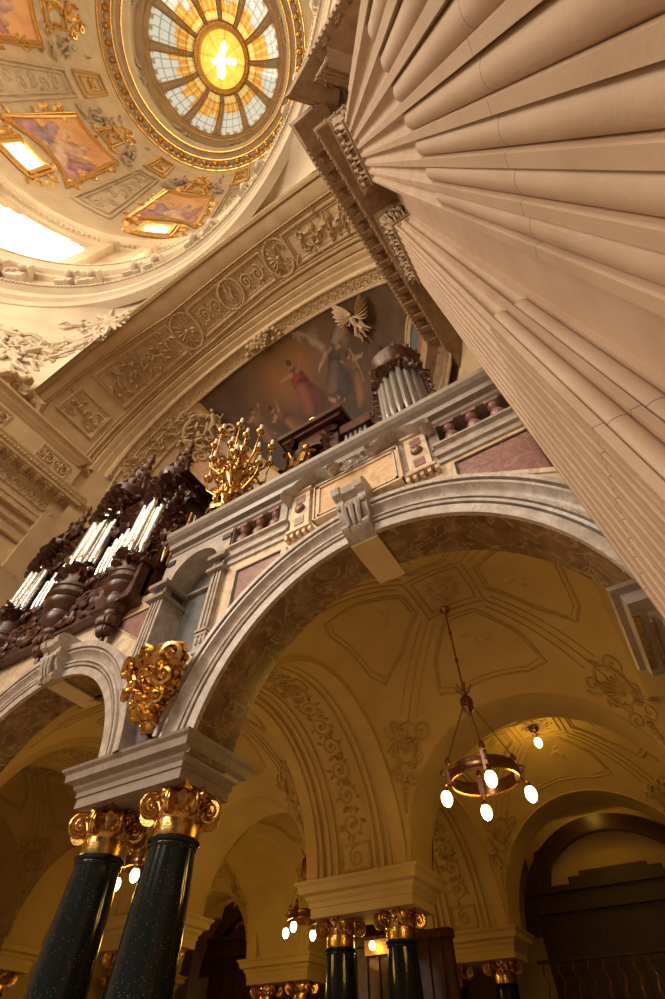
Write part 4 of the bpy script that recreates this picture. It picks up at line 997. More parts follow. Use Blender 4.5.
# mural
def seg(px,py,a,c):
    ax,ay=a;bx,by=c;dx,dy=bx-ax,by-ay;t=max(0,min(1,((px-ax)*dx+(py-ay)*dy)/(dx*dx+dy*dy+1e-9))); return math.hypot(px-ax-dx*t,py-ay-dy*t),t
def lerp(a,c,t): return tuple(x+(y-x)*t for x,y in zip(a,c))
NU,NV=260,150
FIGS=[]  # (list of capsules (a,c,r0,r1,col))
def pfig(cx,cy,s_,rot,robe,arms,flesh=(.50,.27,.14)):
    L=[]
    def R_(x,y): return (cx+s_*(x*cos(rot)-y*sin(rot)),cy+s_*(x*sin(rot)+y*cos(rot)))
    L.append((R_(0,.3),R_(.05,-.5),.42*s_,.62*s_,robe)); L.append((R_(.1,-.6),R_(.5,-1.5),.55*s_,.75*s_,lerp(robe,(.08,.03,.02),.4)))
    L.append((R_(-.1,-.6),R_(-.3,-1.5),.4*s_,.5*s_,lerp(robe,(.6,.3,.15),.25)))
    for ax,ay in arms: L.append((R_(.25 if ax>0 else -.25,.45),R_(ax,ay),.17*s_,.11*s_,robe if abs(ax)<.7 else flesh)); L.append((R_(ax,ay),R_(ax*1.12,ay*1.15+.06),.10*s_,.07*s_,flesh))
    L.append((R_(0,.85),R_(0,.98),.19*s_,.2*s_,flesh)); L.append((R_(0,1.06),R_(.02,1.13),.18*s_,.15*s_,(.10,.05,.03)))
    return L
FIGS+=pfig(0,0,1.0,.05,(.33,.055,.03),[(.85,1.05),(-1.15,.45)])
FIGS+=pfig(3.0,.2,1.0,-.3,(.09,.09,.08),[(1.0,.9),(-.7,.1)],(.42,.26,.15))
FIGS+=pfig(4.3,-.9,.9,.4,(.22,.11,.05),[(1.0,.2),(-.6,.9)])
FIGS+=pfig(-2.4,-1.3,.8,.5,(.24,.10,.04),[(.7,.9),(-.8,.5)])
FIGS+=pfig(-4.0,-.7,.8,-.2,(.30,.17,.08),[(.6,1.0),(-.8,.2)])
FIGS+=pfig(-3.4,-2.6,.7,.9,(.16,.07,.05),[(.6,1.0),(-.8,.2)])
FIGS+=pfig(2.0,-2.4,.8,-.8,(.20,.08,.04),[(.6,1.0),(-.8,.2)])
FIGS+=pfig(1.5,2.1,.55,1.2,(.34,.24,.15),[(.6,1.0),(-.8,.2)])
FIGS+=pfig(4.6,1.6,.6,-.9,(.28,.2,.12),[(.6,1.0),(-.8,.2)])
FIGS+=[((2.4,1.0),(1.4,2.4),.30,.08,(.40,.33,.24)),((3.4,1.0),(4.6,2.2),.30,.08,(.34,.28,.20)),((2.5,.6),(1.6,-.2),.16,.05,(.42,.34,.22)),((4.2,.2),(5.0,-1.6),.07,.05,(.42,.30,.14))]
def paint_mural(a,bv):
    n1=noise.fractal(V((a*.35,bv*.35,2)),1,2,5); n2=noise.fractal(V((a*.9,bv*.9,9)),1,2,5)
    g=math.exp(-((a+.3)**2/7+(bv-.7)**2/3.5)); c=lerp((.13,.075,.035),(.42,.19,.045),min(1,max(0,g*1.2+n1*.25)))
    c=lerp(c,(.25,.17,.10),max(0,min(.6,n2*.8)))
    if bv<-.8: c=lerp(c,(.08,.045,.03),min(.75,(-.8-bv)*.4))
    for (p,q,r0,r1,cc) in FIGS:
        d,t=seg(a+.12*n2,bv+.12*n1,p,q); r=r0+(r1-r0)*t
        if d<r: 
            k=.72+.5*(1-d/r)+.35*n2; c=tuple(max(0,x*k) for x in cc)
    return (c[0]*.58,c[1]*.50,c[2]*.42)
md=thing('ceiling_mural',Msd(rad(78),8.8,0),'dark ceiling painting of a red robed figure with raised arms among angels','mural')
P0,P1=rad(8),rad(129); mb=MB(); cols=[]
def fm(u,v):
    phi=P0+(P1-P0)*u; ya=yt(phi)+1.5; s0=math.asin((ya-YC)/RS); s1=rad(80); y=YC+RS*sin(s0+(s1-s0)*v)
    a=(rad(89.5)-phi)*8.6; bv=9.15-y; cols.append(paint_mural(a*1.05,bv*1.05)); return Msd(phi,y,.05)
mb.grid(fm,NU,NV); mb.build('painted_field',MURAL,md,cols=cols)
mb=MB(); pts=[Msd(P1,y,.06) for y in [yt(P1)+1.6+.3*i for i in range(20)] if y<YC+RS*.97]; mb.tube(pts,.14,6); mb.build('side_frames',GOLDD,md)
ov=thing('oval_painting',Msd(rad(18),9,0),'small oval painting in a moulded frame right of the ceiling painting','painting')
mb=MB(); cols=[]; Mo=lambda u,v,h: Msd(rad(20)-u/7.6,9.2-v,h+.09)
def fo(u,v):
    x,y=1.1*v*cos(2*pi*u),1.3*v*sin(2*pi*u); d,t=seg(x,y,(0,.2),(.2,-.8)); c=(.10,.11,.10)
    if d<.38: c=(.28,.10,.05)
    d,t=seg(x,y,(0,.5),(0,.6)); 
    if d<.2: c=(.45,.28,.17)
    cols.append(c); return Mo(x,y,0)
mb.grid(fo,32,12); mb.build('painted_field',MURAL,ov,cols=cols); mb=MB(); mb.tube([Mo(1.2*cos(2*pi*i/32),1.4*sin(2*pi*i/32),0) for i in range(33)],.13,6); mb.tube([Mo(1.5*cos(2*pi*i/32),1.7*sin(2*pi*i/32),0) for i in range(33)],.08,6); mb.build('frame',STUC2,ov)
# =================================================================== DOME
DX,DY=-9.70,-17.5
def D(r,a,z): return V((DX+r*cos(a),DY+r*sin(a),z))
# pendentives
mb=MB()
def pend(side):
    def fn(u,v):
        if u<=.62: phi=pi/2+side*(pi/2)*(u/.62); A=V((CX+(RA+.5)*cos(phi),Y0-.05,CZ+(RA+.5)*sin(phi)))
        else: k=(u-.62)/.38; A=V((CX-side*(RA+.5)-side*6*k*1.0,Y0-.05-6*k,CZ+5*k))
        th_=pi/2+side*rad(62)*u; B=D(18.05,th_,30.35); 
        bulge=.9*sin(pi*v)*sin(pi*min(1,u*1.3)); q=A.lerp(B,v); return q+V((0,bulge*.5,bulge))
    return fn
mb.grid(pend(1),40,10); mb.grid(pend(-1),40,10); tag(mb.build('wall_pendentives',DOMEST,ang=80),kind='structure')
fp=pend(1)
pr_=thing('pendentive_relief',fp(.6,.5),'pale sculpted battle of figures on the curved triangle left of the great arch','relief')
mb=MB(); rg=random.Random(21)
def Mp(u,v,h):
    q=fp(u,v); du=(fp(min(1,u+.01),v)-q); dv=(fp(u,min(1,v+.01))-q); n=du.cross(dv); n=n.normalized() if n.length>0 else V((0,0,-1))
    if n.z>0: n=-n
    return q+n*h
def local(u0,v0):
    q=fp(u0,v0); du=(fp(u0+.01,v0)-q).normalized(); dv=(fp(u0,v0+.01)-q); dv=(dv-du*dv.dot(du)).normalized(); n=du.cross(dv)
    if n.z>0: n=-n
    return lambda a,c,h: q+du*a+dv*c+n*(h*.55-.12)
for i in range(46):
    u_=rg.uniform(.30,.95); M=local(u_,rg.uniform(.18,.66 if u_>.45 else .5)); figure(mb,M,0,0,rg.uniform(0,6.3),rg.uniform(1.0,1.7),rg)
    if i%2: spiral(mb,M,1.0,0,.4,1.3,1,0,.08)
mb.build('figures',DOMEST,pr_)
# head corbel at arch foot left
hc=thing('carved_corbel',(-18.4,.6,20.6),'carved wreath corbel at the left foot of the great arch','corbel')
mb=MB()
for k in range(24): mb.blob((-18.3+rg.gauss(0,.45),.3+rg.gauss(0,.5),21.7+rg.gauss(0,.35)),(.3,.3,.26),5,7)
for k in (-1,1): mb.tube([(-18.3,.3+k*.5,21.9),(-18.0,.3+k*1.0,21.4),(-18.3,.3+k*1.3,20.9)],[.22,.26,.1],7)
mb.build('wreath',STUC2,hc)
# dome ring cornice
rc=thing('dome_ring_cornice',(DX,DY,30.3),'great circular cornice with paired consoles ringing the dome opening','cornice')
AA,AB=rad(40),rad(225)
prof=[(18.5,30.2),(18.0,30.3),(17.85,30.6),(18.0,30.7),(18.0,31.1),(17.75,31.3),(17.7,31.6),(17.85,31.7),(17.85,32.4),(17.5,32.6),(17.45,32.9),(17.6,33.0),(17.9,33.1),(17.9,35.3),(17.55,35.5),(17.5,35.8),(17.2,36.0),(17.1,36.6),(17.0,36.8),(17.0,37.3),(18.8,37.5)]
mb=MB(); mb.lathe(prof,(DX,DY,0),120,AA,AB); mb.build('ring_mouldings',DOMEST,rc,ang=30)
nb=24; mb=MB()
def rbox(mb,r0,r1,a,w,z0,z1):
    q=V((DX,DY,0)); e=V((cos(a),sin(a),0)); t=V((-sin(a),cos(a),0)); 
    vs=[q+e*r+t*s_*w/2+V((0,0,z)) for z in (z0,z1) for (r,s_) in ((r0,-1),(r1,-1),(r1,1),(r0,1))]
    mb.add(vs,[(0,3,2,1),(4,5,6,7),(0,1,5,4),(1,2,6,5),(2,3,7,6),(3,0,4,7)])
for i in range(nb):
    a=AA+(AB-AA)*(i+.5)/nb
    if i%2==0:
        mb=MB()
        for s_ in (-1,1):
            da=a+s_*.045; rbox(mb,17.0,17.95,da,.55,34.6,35.6); rbox(mb,17.25,17.95,da,.5,33.6,34.6); rbox(mb,17.1,17.95,da,.6,33.0,33.5)
            mb.blob(D(17.05,da,34.7),(.3,.3,.3),5,7)
        mb.blob(D(17.55,a,34.4),(.42,.42,.5),6,9); mb.blob(D(17.3,a,34.2),.2)
        mb.build('console_pair',FIG,rc,ang=40)
mb=MB()
for i in range(260):
    a=AA+(AB-AA)*(i+.5)/260; mb.blob(D(17.45,a,32.75),(.13,.13,.16),4,6); mb.blob(D(17.0,a,36.95),(.12,.12,.18),4,6)
mb.build('bead_rows',DOMEST,rc)
# drum with windows
WAZ=[150.5+45*k for k in range(8)]
mb=MB(); NA=360
def inwin(a,z):
    for w_ in WAZ:
        d=abs((math.degrees(a)-w_+180)%360-180)
        if d<14 and (39.2<z<46 or (z>=46 and (d/14)**2+((z-46)/3.5)**2<1)): return True
    return False
zs=[37.4+ .5*i for i in range(29)]
vs=[D(18.6,2*pi*i/NA,z) for z in zs for i in range(NA)]
fs_=[(k*NA+i,k*NA+(i+1)%NA,(k+1)*NA+(i+1)%NA,(k+1)*NA+i) for k in range(len(zs)-1) for i in range(NA) if not inwin(2*pi*(i+.5)/NA,(zs[k]+zs[k+1])/2)]
mb.add(vs,fs_); tag(mb.build('wall_drum',DOMEST,ang=30),kind='structure')
for k,w_ in enumerate(WAZ):
    mb=MB(); a0=rad(w_-15.5);a1=rad(w_+15.5); mb.grid(lambda u,v: D(18.68,a0+(a1-a0)*u,38.6+11.4*v),10,1); o=mb.build('window_%d'%(k+1),WIN); tag(o,kind='structure')
    mb=MB()
    dpp=bpy.data.objects.new('drum_pilaster_pair',None); COL.objects.link(dpp); dpp.location=D(18.3,rad(w_),37.6)
    for s_ in (-1,1): mb=MB(); rbox(mb,17.9,18.7,rad(w_+s_*17),1.0,37.6,49.5); rbox(mb,17.7,18.7,rad(w_+s_*17),1.4,49.5,50.3); rbox(mb,17.7,18.7,rad(w_+s_*17),1.3,37.6,38.3); mb.build('pilaster',DOMEST,dpp,smooth=False)
    tag(dpp,'pale pilaster pair flanking drum window %s'%['upper left','left','lower left','bottom','hidden right','hidden upper right','hidden top','upper'][k],'pilaster','pilaster pairs around the dome drum')
    mb=MB(); mb.tube([D(19.0,rad(w_),39+i) for i in range(11)],.05,4); mb.tube([D(19.0,rad(w_-14+28*i/8),44) for i in range(9)],.05,4); o=mb.build('window_bars',LEAD); o.parent=bpy.data.objects['window_%d'%(k+1)]
# drum top cornice
mb=MB(); mb.lathe([(18.6,50.3),(18.4,50.5),(18.4,50.9),(18.0,51.1),(18.0,51.4),(17.6,51.6),(17.6,52.0),(17.9,52.3),(17.9,52.8),(18.5,53)],(DX,DY,0),120); tag(mb.build('trim_2',DOMEST,ang=30),kind='structure')
mb=MB()
for i in range(240): a=2*pi*i/240; mb.blob(D(18.15,a,51.0),(.16,.16,.2),4,6)
tag(mb.build('bead_ring',FIG),'ring of fine beads under the painted dome vault','moulding')
SHP=[(18.55,52.5),(18.2,58),(17.4,65),(16.3,73),(15.3,80),(13.8,87)]
def Rz(z): return interp(z,[(b_,a_) for a_,b_ in SHP])
mb=MB(); mb.lathe([(Rz(52.5+34.5*i/24),52.5+34.5*i/24) for i in range(25)],(DX,DY,0),144); tag(mb.build('ceiling_dome',DOMEST,ang=60),kind='structure')
def MD(az): # u: degrees offset*R metres, v: z
    return lambda u,v,h: D(Rz(v)-h,rad(az)+u/17.0,v)
def framepoly(mb,M,pts,r,h=.15,n=8,k=6):
    P=[]
    for a,c in zip(pts,pts[1:]+pts[:1]):
        for i in range(n): t=i/n; P.append(M(a[0]+(c[0]-a[0])*t,a[1]+(c[1]-a[1])*t,h))
    P.append(P[0]); mb.tube(P,r,k)
def paint_panel(a,c,seed,Wd):
    n1=noise.fractal(V((a*.5,c*.35,seed)),1,2,5); n2=noise.fractal(V((a*1.4,c*1.0,seed+5)),1,2,4)
    base=lerp((.62,.30,.12),(.74,.42,.20),max(0,min(1,.5+n1)))
    for (p,q,r0,r1,cc) in PF:
        d,t=seg(a+.35*n2,(c)*.62+.3*n1,p,q); r=r0+(r1-r0)*t
        if d<r: k=.8+.35*(1-d/r)+.5*n2; base=tuple(max(0,x*k) for x in cc)
    return base
PF=[((-2.6,-2.2),(2.4,-2.4),1.3,1.0,(.42,.22,.24)),((0,-1.5),(.4,.8),1.4,1.0,(.50,.30,.24)),((1.8,-1.2),(2.6,.6),.8,.5,(.38,.18,.20)),((-1.6,-1),(-2.3,.7),.9,.5,(.36,.24,.28)),((.3,1.3),(.4,1.8),.5,.5,(.58,.36,.24)),((-.8,.6),(-1.8,1.8),.3,.2,(.55,.35,.22)),((1.2,.4),(1.9,1.2),.35,.25,(.60,.40,.26)),((-.4,-.6),(.9,-2.2),.7,.9,(.62,.44,.34))]
PAZ=[128+45*k for k in range(8)]
pl=['lower right orange painted dome panel with seated robed figures above the ring','large orange painted dome panel with mauve robed figures at left','orange painted dome panel at the upper left corner of the picture','orange painted dome panel above the picture edge','painted dome panel high behind the stone pier','painted dome panel hidden behind the cornice block','painted dome panel behind the great arch top','painted dome panel right of the lowest one']
for k,az in enumerate(PAZ):
    if k in (4,5,6): continue
    M=MD(az); r=thing('painted_panel',M(0,66,0),pl[k],'painted panel','painted panels of the dome')
    cols=[]; mb=MB()
    def fn(u,v):
        z=60.5+13.5*v; hw=3.6-.55*v; x=(2*u-1)*hw
        if v<.4: z+= (1.0-(2*u-1)**2)*3.2*(1-v/.4)
        cols.append(paint_panel(-x,z-67.5,k*7.3,hw)); return M(x,z,.12)
    mb.grid(fn,60,60); mb.build('painted_field',MURAL,r,cols=cols)
    mb=MB(); arc=[(-3.6+7.2*i/12,60.5+(1-(2*i/12-1)**2)*3.2) for i in range(13)]
    for (g,t) in ((.0,.20),(.45,.10)): framepoly(mb,M,[(x*(1+g*.09),z-g*.8) for x,z in arc]+[(3.05+g,74+g*1.0),(-3.05-g,74+g*1.0)],t,.18,3)
    for s_ in (-1,1):
        for q in range(3): spiral(mb,M,s_*(3.9-.2*q),62+4.6*q,.55,1.4,s_,0,.13)
        for q in range(7): leaf(mb,M,s_*(3.3+rg.uniform(0,.6)),rg.uniform(61,75),rg.uniform(0,6.3),1.0,.6,0,.25)
    mb.build('gilt_frame',GOLDD,r)
    # gold cartouche above with putti
    mb=MB(); mb2=MB()
    framepoly(mb,M,[(-1.2,76.5),(1.2,76.5),(1.05,80.5),(-1.05,80.5)],.16); framepoly(mb,M,[(-.8,77.2),(.8,77.2),(.7,79.8),(-.7,79.8)],.08)
    for s_ in (-1,1): spiral(mb,M,s_*1.6,76.5,.6,1.5,s_,0,.15); spiral(mb,M,s_*1.3,81.5,.6,1.5,-s_,0,.15); spiral(mb,M,s_*.5,83.4,.45,1.5,-s_,0,.13); 
    shell(mb,M,0,82.6,.7)
    for q in range(16): leaf(mb,M,rg.uniform(-1.8,1.8),rg.uniform(75.5,84),rg.uniform(0,6.3),.9,.5,0,.25)
    mb.build('gilt_cartouche',GOLDD,r)
    for s_ in (-1,1): figure(mb2,M,s_*2.6,79.5,s_*.5,1.9,rg); figure(mb2,M,s_*3.3,76.3,s_*1.3,1.3,rg)
    for q in range(10): leaf(mb2,M,rg.choice((-1,1))*rg.uniform(1.8,3.4),rg.uniform(75.5,84),rg.uniform(0,6.3),.9,.5,0,.25)
    mb2.build('putti',FIG,r)
    # oculus window below
    mb=MB(); mb.poly([M(x,z,.14) for x,z in ((-1.3,57.2),(1.3,57.2),(1.2,60.6),(-1.2,60.6))],(0,0,.01)); mb.build('bright_opening',WIN,r,smooth=False)
    mb=MB(); framepoly(mb,M,[(-1.5,57),(1.5,57),(1.4,60.9),(-1.4,60.9)],.25,.25); framepoly(mb,M,[(-1.9,56.6),(1.9,56.6),(1.8,61.3),(-1.8,61.3)],.15,.2)
    for s_ in (-1,1): spiral(mb,M,s_*2.4,60.3,.6,1.5,s_,0,.16); spiral(mb,M,s_*2.3,57.2,.5,1.5,-s_,0,.14)
    for q in range(12): leaf(mb,M,rg.choice((-1,1))*rg.uniform(1.8,3.2),rg.uniform(56,62),rg.uniform(0,6.3),.9,.5,0,.25)
    mb.build('opening_frame',GOLDD,r)
for k,az in enumerate(WAZ):
    if k in (4,5,6): continue
    M=MD(az); r=thing('moulded_panel',M(0,68,0),['narrow grey scroll panel between the two clearest painted panels','narrow grey scroll panel above the left painted panel','narrow grey scroll panel at the top left','narrow scroll panel above the picture edge','','','','narrow scroll panel at the right of the lowest painted panel'][k],'panel','narrow panels of the dome')
    mb=MB()
    framepoly(mb,M,[(-1.9,59),(1.9,59),(1.4,77),(-1.4,77)],.16); framepoly(mb,M,[(-1.4,60),(1.4,60),(1.0,76),(-1.0,76)],.09)
    mb.build('frame',DOMEST,r); mb=MB(); 
    for q in range(7): spiral(mb,M,(-.3 if q%2 else .3),61.5+2.1*q,.75,1.6,1 if q%2 else -1,q,.11); 
    for q in range(16): leaf(mb,M,rg.uniform(-1,1),rg.uniform(61,75.5),rg.uniform(0,6.3),.9,.5,0,.18)
    mb.build('scroll_carving',FIG,r)
    mb=MB(); framepoly(mb,M,[(-1.5,79),(1.5,79),(1.25,84.5),(-1.25,84.5)],.16); framepoly(mb,M,[(-.95,80),(.95,80),(.8,83.6),(-.8,83.6)],.10)
    for q in range(8): a=q*pi/4; leaf(mb,M,0,81.8,a,.8,.4,0,.2)
    mb.build('gilt_square',GOLDD,r)
# oculus rings
mb=MB()
oc=[(13.8,87),(13.7,87.4),(13.35,87.5),(13.3,87.9),(12.5,88.1),(12.4,88.5),(12.1,88.6),(12.0,89.1),(11.5,89.3),(11.3,89.9),(11.0,90.2),(10.9,90.4),(11.0,93.6),(10.2,93.8),(10.0,94.3),(9.45,94.4)]
mb.lathe(oc,(DX,DY,0),144); tag(mb.build('trim_3',DOMEST,ang=30),kind='structure')
gr=thing('gilt_dome_rings',(DX,DY,87),'concentric gilded rings and gold bracket row around the glass cupola','ring')
for (R,z,t) in ((13.75,87.0,.16),(13.3,87.6,.10),(12.45,88.1,.12),(11.5,89.2,.12),(10.0,94.1,.12)):
    mb=MB(); mb.tube([D(R,2*pi*i/128,z) for i in range(129)],t,6); mb.build('ring',GOLD,gr)
for i in range(48):
    a=2*pi*(i+.5)/48; mb=MB(); rbox(mb,12.55,13.25,a,.62,87.55,87.95); mb.blob(D(12.9,a,87.5),(.34,.34,.2),4,8)
    mb.build('gold_bracket',GOLD,gr,ang=40)
mb=MB()
for i in range(48): a=2*pi*i/48; mb.blob(D(12.9,a,87.75),(.26,.26,.16),4,8)
mb.build('rosette_row',FIG,gr)
# glass cupola
GO,GI,ZG0,ZG1=9.4,4.3,94.4,100.0
cp=thing('glass_cupola',(DX,DY,97),'backlit stained glass ring of yellow and pale blue rays with gilded ribs','stained glass')
cols=[]; mb=MB(); NG=384; NR=36; rg=random.Random(4); st=[rg.random() for _ in range(NG)]
def fg(u,v):
    i=int(round(u*NG))%NG; j=int(round(v*NR)); r=GO+(GI-GO)*v; z=ZG0+(ZG1-ZG0)*sin(v*pi/2)
    L=.45+.5*st[(i//8)*8%NG]*(.8)+.12*st[i]
    c=(1.0,.66,.16) if v>1-L*.75 else (.74,.84,.78)
    if v>1-L*.75 and (i//4)%2: c=(.95,.42,.05)
    if v>.82: c=(1.0,.80,.25)
    if (i%8==0) or (j%7==0 and v<.95): c=tuple(x*.45 for x in c)
    if j<3: c=(.35,.28,.18) if (i//4)%2 else (.75,.7,.55)
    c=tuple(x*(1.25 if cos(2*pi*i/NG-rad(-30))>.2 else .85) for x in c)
    cols.append(c); return D(r,2*pi*i/NG,z)
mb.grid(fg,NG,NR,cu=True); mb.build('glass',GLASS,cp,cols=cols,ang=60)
for k in range(12):
    a=rad(k*30+8); mb=MB()
    mb.tube([D(GO+(GI-GO)*t,a,ZG0+(ZG1-ZG0)*sin(t*pi/2)-.1) for t in [i/8 for i in range(9)]],[.55-.03*i for i in range(9)],4)
    mb.build('rib',DOMEST,cp,smooth=False)
    mb=MB()
    for s_ in (-1,1): mb.tube([D(GO+(GI-GO)*t,a+s_*.06*(1),ZG0+(ZG1-ZG0)*sin(t*pi/2)-.45) for t in [i/8 for i in range(9)]],.08,5)
    for q in range(5): t=(q+.6)/5.4; mb.blob(D(GO+(GI-GO)*t,a,ZG0+(ZG1-ZG0)*sin(t*pi/2)-.65),(.22,.22,.12),5,8)
    mb.build('rib_ornament',GOLD,cp)
mb=MB(); mb.lathe([(4.5,99.6),(4.5,100.1),(4.2,99.7),(3.9,99.8),(3.8,100.2),(3.5,100.3),(3.45,101)],(DX,DY,0),64); mb.build('lantern_ring',GOLDD,cp,ang=30)
mb=MB()
for i in range(40): a=2*pi*i/40; mb.blob(D(4.1,a,99.65),(.16,.16,.12),4,6)
mb.build('lantern_beads',GOLD,cp)
cols=[]; mb=MB()
def fl(u,v):
    a=2*pi*u; r=3.5*v; x,y=r*cos(a),r*sin(a); d1,t=seg(x,y,(-1.4,1.2),(1.0,-1.3)); d2,t2=seg(x,y,(-.1,.1),(1.4,1.0)); d3,t3=seg(x,y,(0,0),(-1.3,-.6))
    c=(1.0,.66,.07) if (int(u*24)%2) else (1.0,.78,.16)
    if v>.6 and int(v*20)%2==0: c=(.85,.5,.05)
    if int(round(u*96))%12==0: c=tuple(x*.6 for x in c)
    n=noise.noise(V((x,y,3)))*.35
    if d1+n<.55 or d2+n<.42 or d3+n<.35: c=(1.5,1.5,1.4)
    cols.append(c); return D(r,a,101.0)
mb.grid(fl,96,24); GLC=mat('lantern_glass',(1,.8,.2),.3,paint=True,emit=(1,.8,.3),estr=.95); mb.build('lantern_pane',GLC,cp,cols=cols)
# sculpture groups at the cupola edge (grey putti)
for k in range(8):
    a=rad(8+45*k+12); r=thing('putti_group',D(10.9,a,92),'grey sculpted putti pair below the rim of the glass cupola','sculpture','putti groups of the cupola'); mb=MB()
    M=lambda u,v,h: D(10.9-h,a+u/10.9,92+v)
    for s_ in (-1,1): mb=MB(); figure(mb,M,s_*.7,0,s_*.4,1.2,rg); mb.build('putto',FIG,r)
# =================================================================== ORGAN
og=thing('pipe_organ',(-14,5.6,7.4),'carved dark mahogany pipe organ with shiny tin pipe towers above the left arch','organ')
mb=MB(); mb.box(-19,-10.15,5.85,7.9,9.0,14.6); mb.box(-18.8,-10.2,5.72,5.98,8.8,10.2); mb.box(-11.6,-10.15,5.55,5.98,8.7,10.15); mb.build('case',WOOD,og,smooth=False)
mb=MB(); mb.sweep([(-10.15,8.0),(-10.15,5.8),(-19,5.8)][::-1],[(-.3,14.2),(.0,14.2),(.03,14.35),(.08,14.4),(.1,14.55),(.16,14.6),(.18,14.7),(-.3,14.7)]) ; mb.build('cornice',WOOD,og,smooth=False)
mb=MB()
mb.box(-11.65,-10.08,5.66,7.9,10.2,10.32); mb.box(-11.65,-10.08,5.48,5.98,8.66,8.76); mb.box(-11.65,-10.08,5.48,5.98,10.05,10.2); mb.box(-18.8,-11.6,5.66,5.98,8.75,8.85); mb.build('ledges',WOOD,og,smooth=False)
def tower(cx,cy,r,zc,zb,zp0,zp1,zcr,zt,npipe):
    # zc bottom tip of console, zb base ring, pipes zp0..zp1, crown zcr..zt
    mb=MB(); h=zb-zc
    mb.lathe([(0,0),(r*.10,.05),(r*.14,h*.08),(r*.08,h*.14),(r*.26,h*.20),(r*.34,h*.28),(r*.28,h*.33),(r*.46,h*.38),(r*.56,h*.44),(r*.56,h*.47),(r*.50,h*.50),(r*.70,h*.56),(r*.80,h*.66),(r*.80,h*.70),(r*.74,h*.72),(r*.74,h*.76),(r*.94,h*.80),(r*1.08,h*.88),(r*1.08,h*.92),(r*1.0,h*.94),(r*1.16,h*.97),(r*1.2,h),(r*1.1,h*1.02),(r*1.08,h*1.10),(r*1.16,h*1.12),(r*1.16,h*1.16),(r*1.0,h*1.20),(r*1.0,zp0-zc)],(cx,cy,zc),28); mb.build('console',WOOD,og,ang=40)
    mb=MB(); rg2=random.Random(int(cx*10))
    M=lambda u,v,h: V((cx+(r*1.0+h)*sin(u/r)*-1*-1,cy-(r*1.0+h)*cos(u/r),v))
    for zz,rr in ((zc+h*.32,r*.42),(zc+h*.2,r*.25)):
        for q in range(9): a=-1.8+q*.45; p=V((cx+rr*1.1*sin(a),cy-rr*1.1*cos(a),zz)); mb.blob(p,(.13,.13,.17),5,7)
    for q in range(30): u=rg2.uniform(-1.7,1.7)*r; leaf(mb,M,u,zp0-.05+rg2.uniform(-.25,.35),rg2.uniform(0,6.3),.35,.22,.02,.12)
    for q in range(110): u=rg2.uniform(-1.9,1.9)*r; leaf(mb,M,u,rg2.uniform(zp1-.45,zcr-.25),rg2.uniform(0,6.3),.38,.24,.04,.14)
    for q in range(7): spiral(mb,M,(-1.5+q*.5)*r,zp1+.1,.2,1.4,1 if q%2 else -1,0,.05); spiral(mb,M,(-1.5+q*.5)*r,zp0+.1,.16,1.4,1 if q%2 else -1,0,.045)
    mb.build('carved_foliage',WOODL,og)
    mb=MB(); H=zcr-zp1; mb.lathe([(r*1.0,zp1),(r*1.02,zp1+H*.4),(r*1.12,zp1+H*.5),(r*1.05,zp1+H*.6),(r*1.08,zp1+H*.8),(r*1.15,zp1+H*.88),(r*1.28,zcr-.05),(r*1.30,zcr+.08),(r*1.15,zcr+.14),(r*.9,zcr+.18)],(cx,cy,0),28); mb.build('crown_cornice',WOOD,og,ang=40)
    K=zt-zcr; mb=MB(); mb.lathe([(r*.72,zcr+.15),(r*.70,zcr+K*.18),(r*.78,zcr+K*.21),(r*.78,zcr+K*.24),(r*.62,zcr+K*.27),(r*.52,zcr+K*.36),(r*.58,zcr+K*.42),(r*.60,zcr+K*.46),(r*.44,zcr+K*.50),(r*.32,zcr+K*.58),(r*.34,zcr+K*.62),(r*.38,zcr+K*.65),(r*.24,zcr+K*.68),(r*.2,zcr+K*.74),(r*.32,zcr+K*.79),(r*.30,zcr+K*.82),(r*.14,zcr+K*.86),(r*.2,zcr+K*.9),(.04,zcr+K*.95),(0,zt)],(cx,cy,0),20); 
    for q in range(8): a=q*pi/4; mb.tube([(cx+r*.9*cos(a),cy+r*.9*sin(a),zcr+.1),(cx+r*.95*cos(a),cy+r*.95*sin(a),zcr+K*.12),(cx+r*.6*cos(a),cy+r*.6*sin(a),zcr+K*.28),(cx+r*.5*cos(a),cy+r*.5*sin(a),zcr+K*.42)],[.05,.08,.06,.03],6); mb.blob((cx+r*.62*cos(a),cy+r*.62*sin(a),zcr+K*.47),(.08,.08,.12),5,6)
    mb.build('crown_finial',WOODL,og)
    for q in range(npipe):
        a=-1.35+2.7*(q+.5)/npipe; pr=r*2.7/npipe*.46; x=cx+(r*.93)*sin(a); y_=cy-(r*.93)*cos(a)
        mb=MB(); mb.lathe([(pr*.35,zp0-.1),(pr*.95,zp0+.42),(pr,zp0+.5),(pr,zp1+.1)],(x,y_,0),12); 
        mb.build('pipe',PIPE,og)
        mb=MB(); mb.tube([(x+pr*.9*sin(a),y_-pr*.9*cos(a),zp0+.46),(x+pr*.9*sin(a),y_-pr*.9*cos(a),zp0+.58)],pr*.35,6); mb.build('pipe_mouth',PIPEB,og)
    mb=MB(); mb.box(cx-r*.9,cx+r*.9,cy,cy+1.2,zb,zcr); mb.build('tower_back',WOOD,og,smooth=False)
tower(-13.85,5.8,.66,7.9,10.2,11.2,14.2,15.9,19.6,5)
tower(-10.85,5.75,.50,7.5,9.5,10.4,13.5,15.0,18.2,4)
tower(-17.1,5.75,.50,7.8,9.7,10.8,13.4,14.5,17.6,5)
